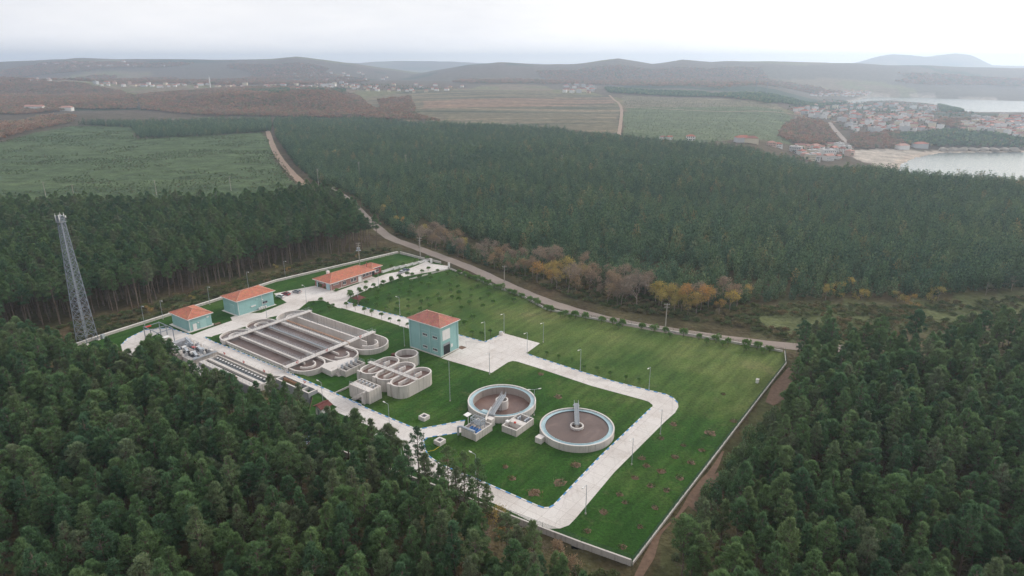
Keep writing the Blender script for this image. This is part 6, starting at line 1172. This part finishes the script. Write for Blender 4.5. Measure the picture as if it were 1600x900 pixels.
for p in [(677.7,1489.7),(711.4,1464.4),(954.5,2085.1),(905.3,1527.9),(1190.9,2187.9),(741.6,1350.3),(732.6,1402.5),(846.2,1470.5),(766,1346.7),(677.6,1374.2),(667.7,1320.5),(823.1,1917.5),(1103.5,2033.5),(873.4,1693),(717.7,1334.6),(743,1325.3),(1198.2,2171.4),(896.1,1471.2),(1192.1,2121.2),(873.2,1474.4),(1089.2,2355.2),(1077.7,2191.2),(1122.9,1990.9),(704.6,1584.5),(981.3,1620.7),(767.1,1515.8),(808.4,1472.3),(773.2,1459.6),(706.1,1409.8),(881.3,1944.5),(733.5,1478.4),(844.9,1552.6),(1075.7,1937.5),(794.3,1406.3),(711.8,1556.3),(1074.5,2008.3),(971.5,2014.1),(852.3,1820.5),(749.4,1406.1),(991,2111.7),(1221.3,2095.3),(921.7,1949.3),(930.2,1541.5),(984.1,2191.2),(1112.8,2142.1),(803.2,1364.1),(837.3,1900.4),(848.4,1444.8),(1144.5,1958.6),(727.8,1699.3),(776,1619.9),(810.9,1635.3),(1290.2,2111.1),(784.2,1364.7),(837,1514),(864.9,1418),(825.4,1338.8),(708.5,1383.8),(1023,2136.8),(720.2,1370.2),(845.2,1373.9),(695.1,1505),(849.9,1353.4),(694.8,1442.1),(944.9,1631.3),(731.9,1419.1),(1053.7,2090.1),(628.7,1512.2),(672.3,1342.5),(746.1,1342.5),(846,1485.3),(1304.4,2174.1),(761.2,1364.3),(872.1,1511.9),(762.6,1323.4),(653.1,1582.3),(967.1,2133),(1240.7,2179.4),(741.5,1447),(915,1496.7),(713.8,1627.6),(949.2,1591.3),(1242.9,2090.9),(804.9,1338.4),(766.7,1433.1),(770.7,1540.6),(811,1397.9),(811.9,1432.1),(1135.4,2150.9),(804.2,1494.8),(789.1,1714.5),(1073.7,2088),(909.6,2065.8),(826.4,1400.4),(1170.6,2194.4),(776.1,1486.9),(813,1562.8),(661.8,1488.7),(700.6,1312.1),(698.1,1323.6),(1236.8,2220.7),(873.8,1459.7),(781.2,1324.9),(654.9,1499.2),(842.8,1501.4),(718.8,1442.6),(731.3,1556.7),(732.2,1507.9),(1128.9,2109.6),(1100.2,2171.5),(1166.1,2061.3),(894.9,1539.8),(1243.2,2027.7),(1095.3,2299.3),(662.9,1558),(1038.7,2105.1),(1061.2,2346.6),(749.2,1383.6),(786.8,1449.4),(899.1,1580.9),(795.1,1774.3),(865.5,1403.7),(720.7,1323.7),(959.7,2182.8),(754.7,1449.5),(1052.1,2177.2),(982.5,1971.8),(678.8,1615.3),(1080.3,2056.4),(853.1,1624.2)]: house(p, '%s house in the coastal town', 'houses of the coastal town', s=rnd.uniform(.7, 1.0))
for p in [(979.4,1447.5),(990.3,1431.2),(913.7,1379),(960.5,1289.1),(1027.7,1413.7),(987,1398.3),(949.1,1288.2),(912.3,1328.4),(931,1279),(1075.9,1460.3),(940.8,1316),(1000.5,1424.5),(1014,1451.1),(990.1,1333.1),(963.2,1368),(971.7,1363.4),(937.7,1397.8),(1076.7,1474.6),(882.2,1332.5),(920.8,1347.3),(968.8,1383.7),(1067.8,1426.7),(999.4,1398.1),(966.9,1325.5),(942.9,1390.3),(918.8,1364.6),(936.1,1258.2),(923,1286.9),(971,1422.5),(1004.8,1377.3),(1021.2,1364.3),(1030,1434.2),(899.2,1360.9),(903.5,1351.3),(990.7,1348),(952.9,1300.5),(1091.3,1467.1),(944.1,1256.8),(1053.6,1470.1),(984.5,1314.5),(957.6,1335.6),(1048.5,1421.8),(943.9,1345.9),(963.7,1435.5),(921.1,1308.5),(1019,1375.7),(980.4,1380.8),(1034.4,1451.6),(893.8,1324.7),(957.7,1395.4),(939.3,1301.1),(927,1332.6),(971,1307.8),(952.2,1372.4),(1023,1397.1)]: house(p, '%s house behind the headland', 'houses behind the headland', s=rnd.uniform(.7, 1.0))
for p in [(467.2,986.9),(404.1,960.9),(505.3,1008.4),(493.3,1076.6),(472.9,1015.1),(414.4,933.7),(533.2,1102.1),(522.2,1109.1),(455,1044.9),(531.2,1072.2),(485.1,1081.5),(439.7,988.6),(506.6,1034.9),(470.9,971.3),(412.6,946.1),(429,1009),(435.1,965.6),(497.9,1046),(455.4,996.1),(447.2,950.7),(463.7,1028.7),(409.5,954.2)]: house(p, '%s house by the beach', 'houses at the head of the beach', s=rnd.uniform(.75, 1.0), win=True)
for p in [(-1252,2757.3),(-1187.5,2475),(-1394.1,2362.9),(-1487.1,2553.8),(-1472.3,2580.3),(-1160.8,2465.9),(-1024.5,2508),(-1361.9,2438.2),(-1104.7,2466.1),(-1290.5,2439),(-1246.9,2503.8),(-1023.2,2418.3),(-1337.2,2455.5),(-1095.9,2507.9),(-1198.5,2366.9),(-967.5,2341),(-1178.6,2386.6),(-1395.1,2403.3),(-1334.4,2486.1),(-1255.6,2429.1),(-937.4,2416),(-1163.1,2399.8),(-956.9,2392.5),(-1423.1,2380.6),(-1245.9,2695.2),(-1317.6,2522.5),(-986.2,2418.1),(-1427.1,2598.1),(-1082.8,2382.6),(-956.2,2492.7)]: house(p, '%s house near the minaret', 'houses of the minaret village', s=1.0)
for p in [(-802.8,2293.3),(-1003.9,2824.6),(-668.9,2443.7),(-730.7,2422.9),(-759.4,2230),(-1022.8,2802),(-687.9,2227.4),(-961.5,3082),(-847.2,2358.4),(-728.1,2326.3),(-689.9,2336.9),(-562.7,2388),(-559.6,2444),(-654.4,2309.8),(-616.8,2588),(-705.6,2230.7),(-592.7,2232.9),(-592.7,2428.3),(-1021.8,3017),(-700.6,2412.1),(-817,2483.9),(-645.3,2525.1),(-850.6,2478.6),(-723.2,2570.3),(-855.4,2425.3),(-649.5,2652.1),(-524.6,2317.1),(-532.1,2391.6),(-940.5,3106.6),(-699.2,2300.6),(-641.5,2440.2),(-781.4,2519.4),(-608.8,2326.1),(-793.8,3005.8)]: house(p, '%s house near the warehouse', 'houses of the warehouse village', s=1.0)
for p in [(270.9,2639.7),(292.2,2841.7),(253,2197.8),(181.8,2099.9),(281.4,2397.9),(257.4,2769.3),(257.3,2370.4),(174.9,2171.6),(227.5,2537.4),(290.1,3035),(223.7,2161),(228.1,2799),(293.6,2596.5),(203.4,2616.4),(202.3,2100.7),(160.7,2108.2),(216.2,2221.4),(232.9,2105.5)]: house(p, '%s house in the hamlet', 'houses of the hamlet', s=1.0)
fv = MB(); fvs = [(p, 1.0) for p in [(1451.9,2904.9),(1363.8,2889.4),(1314.6,2789.1),(1285.1,2776.7),(1257.2,2768.9),(1450.5,2938),(1345.1,2818.7),(1261.4,2823.6),(1498.2,2995.8),(1191.9,2719.6),(1414.1,2914.5),(1534.2,2988.5),(1388.4,2853.4),(1410.8,2933.5),(1516.2,2990.3),(1325.5,2901.8),(1462.2,2981.7),(1323.9,2861.2),(1548.8,3004.5),(1360.9,2925.8),(1290.8,2856),(1519.1,3013.6),(1276.3,2875.7),(1382.8,2870.4),(1351.5,2803.1),(1330,2941),(1228.6,2757.8),(1296,2827.2),(1332.6,2843.3),(1404,2854.4),(1540.3,3012.9),(1517.7,2974.3),(1172.5,2710.3),(1302.3,2902.1)]] + [(p, 1.0) for p in [(-320.5,2449.7),(-494.4,2344.4),(-269.3,2342),(-489.3,2390),(-215.7,2429.4),(-437.6,2573.1),(-277.7,2247.8),(-248.3,2284.3),(-334.9,2310.6),(-472.9,2437.2),(-215.3,2290),(-358.3,2597.8),(-373.3,2291.1),(-401.4,2263.8),(-462.1,2341.1),(-285.6,2589.3),(-399,2338.6),(-345.1,2279.5),(-318,2242.4),(-185.3,2575.3),(-441.9,2275.9),(-470.4,2264.3)]] + [(p, 1.0) for p in [(-2306.1,3427.4),(-2271.1,3511.6),(-1795.2,2611),(-1627.9,2454.1),(-1663.3,2399.9),(-2425.6,3567),(-2309,3523.3),(-1651.4,2423.5),(-2353.9,3541.8)]] + [(p, 1.6) for p in [(-2386.3,4054.6),(-2389.2,4324),(-2491.5,3983.4),(-2261.1,4118.4),(-2331.2,4066.3),(-2710.3,4181.7),(-2529.2,4125.2),(-2584.8,4012),(-2042.4,4109.4),(-2204.8,4183.5),(-2636.1,4157.3),(-2417.5,3998.9),(-2805.3,4217.3),(-2616.5,4204.9),(-2526.3,4227.6),(-2199.5,4099.5)]] + [(p, 1.2) for p in [(-1042.4,3517.2),(-679.7,3225.6),(-1146.4,3692.2),(-930.5,3863.1),(-1051.4,3640.4),(-696.4,3879.8),(-637.1,3438),(-872.5,3483.7),(-886.7,3781.4),(-1009.5,3673.6),(-1078,3788.6),(-827.8,3495.3),(-1136.8,3536.8),(-992,3837.2),(-1100,3577.1),(-1190.6,3566.9),(-1279.3,3773.2),(-867.5,3959.3),(-864.8,3258.4),(-969.2,3549.8),(-1208.5,3715.2),(-1243.3,3652.4),(-912.2,3736.7),(-831.2,3900.1)]]
for (x, y), s in fvs:
    a = rnd.uniform(-.6, .6); w, d, h = 6 * s * rnd.uniform(.8, 1.3), 4.5 * s, 6 * s; z = tz(x, y); ca, sa = math.cos(a), math.sin(a); Q = lambda i, j, k: (x + i * ca - j * sa, y + i * sa + j * ca, z + k); m_ = 0 if rnd.random() < .75 else 1
    fv.obox(Q(0, 0, h / 2 - 1), (w * ca, w * sa, 0), (-d * sa, d * ca, 0), (0, 0, h / 2 + 1), m_); c = [Q(-w - .5, -d - .5, h), Q(w + .5, -d - .5, h), Q(w + .5, d + .5, h), Q(-w - .5, d + .5, h)]; A, B = Q(-w + d * .8, 0, h + d * .55), Q(w - d * .8, 0, h + d * .55); fv.face([c[0], c[1], B, A], 2); fv.face([c[1], c[2], B], 2); fv.face([c[2], c[3], A, B], 2); fv.face([c[3], c[0], A], 2)
tag(fv.build('far_village', [HW[0], HW[1], HR[0]]), 'far villages of tiny pale houses dotted over the hazy slopes', 'village', None, 'stuff')
for p, l, i, s, w in zip([(-1040.4,1487.4),(-1024.3,1490.1),(-971.3,1500.6),(-633.8,2406.1),(248.4,942.8),(211.6,950.1),(219.7,946.1),(312.1,917.4),(322,915.7),(361.7,943.3),(375.6,955.3),(-1527.5,2123.6),(643,1113.6),(686.9,1138),(461.4,985.2),(421.2,936.1)], ('white twin villa with grey roofs on the left, outer half', 'white twin villa on the left, inner half', 'long low white building beside the twin villa', 'pale warehouse with a wide flat roof in the far village', 'white house with red roof alone at the edge of the right field', 'low building under the yellow trees by the right field', 'second low building by the right field', 'long red roofed shed at the far edge of the plantation', 'pink shed at the far edge of the plantation', 'red roofed house before the beach road', 'white house before the beach road', 'lone white house on the left brown slope', 'wide red roofed restaurant behind the beach', 'wide red roofed hall above the beach rocks', 'white apartment block with many windows at the beach', 'white house right behind the plantation edge'), (3, 3, 15, 9, 0, 2, 6, 16, 17, 1, 0, 0, 15, 16, 9, 3), (1.3, 1.3, 1.2, 3.0, 1.0, .7, .7, 1.0, 1.0, .9, .9, 1.0, 1.0, 1.1, 1.2, 1.0), (1, 1, 0, 0, 1, 0, 0, 0, 0, 1, 1, 0, 0, 0, 1, 1)): house(p, l, 'single buildings in the distance', i, s, rnd.uniform(-.25, .25), bool(w)).scale.z *= .35 if 'warehouse' in l else 1
hg = {}
for o in COL.objects:
    if o.name.startswith('house') and o.parent is None and o.get('group') != 'single buildings in the distance': hg.setdefault(o['group'], []).append(o)
for g, objs in hg.items(): relabel(objs, 13, 3)
x, y = [(-1028.9,2370.5)][0]; t = thing('minaret', 'tall thin white minaret in the far left village', 'minaret', (x, y, tz(x, y)), 0); MB().cyl((0, 0, -1), (0, 0, 34), 2.2, 1.8, 10).build('shaft', HW[0], t); MB().cyl((0, 0, 26), (0, 0, 28), 3.0, 3.0, 10).build('balcony', HW[0], t); MB().cyl((0, 0, 34), (0, 0, 42), 1.9, .1, 10).build('spire', HW[3], t)
for p, l in zip([(704.3,2004.1),(729.8,1986.6)], ('thin steel pylon behind the right field, left one', 'thin steel pylon behind the right field, right one')):
    t = thing('power_pylon', l, 'pylon', (*p, tz(*p)), .3, 'pylons behind the right field')
    for cx, cy_ in cn: MB().bar((cx * 3, cy_ * 3, -1), (cx * .5, cy_ * .5, 42), .35).build('leg', M['mast'], t)
    for z in (31, 36, 40): MB().bar((-6, 0, z), (6, 0, z), .4).build('crossarm', M['mast'], t)
# rocks of the headland
rk = worn('shore_rock', (.30, .26, .22), .3, .15)
for i, (x, y) in enumerate([(718.5,1116.5),(732,1114.3),(750.9,1117.3),(766.4,1115.1),(785.4,1118.1),(800.8,1115.8),(819.8,1118.8),(835.2,1116.5)]):
    rs = np.random.RandomState(800 + i); bm = bmesh.new(); bmesh.ops.create_icosphere(bm, subdivisions=2, radius=1)
    for v in bm.verts: v.co = Vector((v.co.x * rs.uniform(8, 12), v.co.y * 7, v.co.z * 6)) * rs.uniform(.8, 1.15)
    me = bpy.data.meshes.new('shore_rock'); bm.to_mesh(me); bm.free(); me.materials.append(rk); o = link('shore_rock', me); o.location = (x, y + 6, SEA_Z + 1); tag(o, '%s rock from the beach under the pine headland' % NUM[i], 'rock', 'rocks along the shore of the bay')

# ------------------------------------------------------------------ the autumn haze
hz = MB(); hz.box(-12600, 12600, -12600, 12600, -62, 236); hm = bpy.data.materials.new('haze'); hm.use_nodes = True; ht_ = hm.node_tree; ht_.nodes.clear()
pv = ht_.nodes.new('ShaderNodeVolumePrincipled'); pv.inputs['Color'].default_value = (.69, .82, 1, 1); pv.inputs['Density'].default_value = .000165; pv.inputs['Anisotropy'].default_value = .5
try: pv.inputs['Density Attribute'].default_value = ''
except Exception: pass
ho_ = ht_.nodes.new('ShaderNodeOutputMaterial'); ht_.links.new(pv.outputs[0], ho_.inputs['Volume']); tag(hz.build('haze', hm), 'pale autumn haze over the whole landscape', 'haze', None, 'stuff')
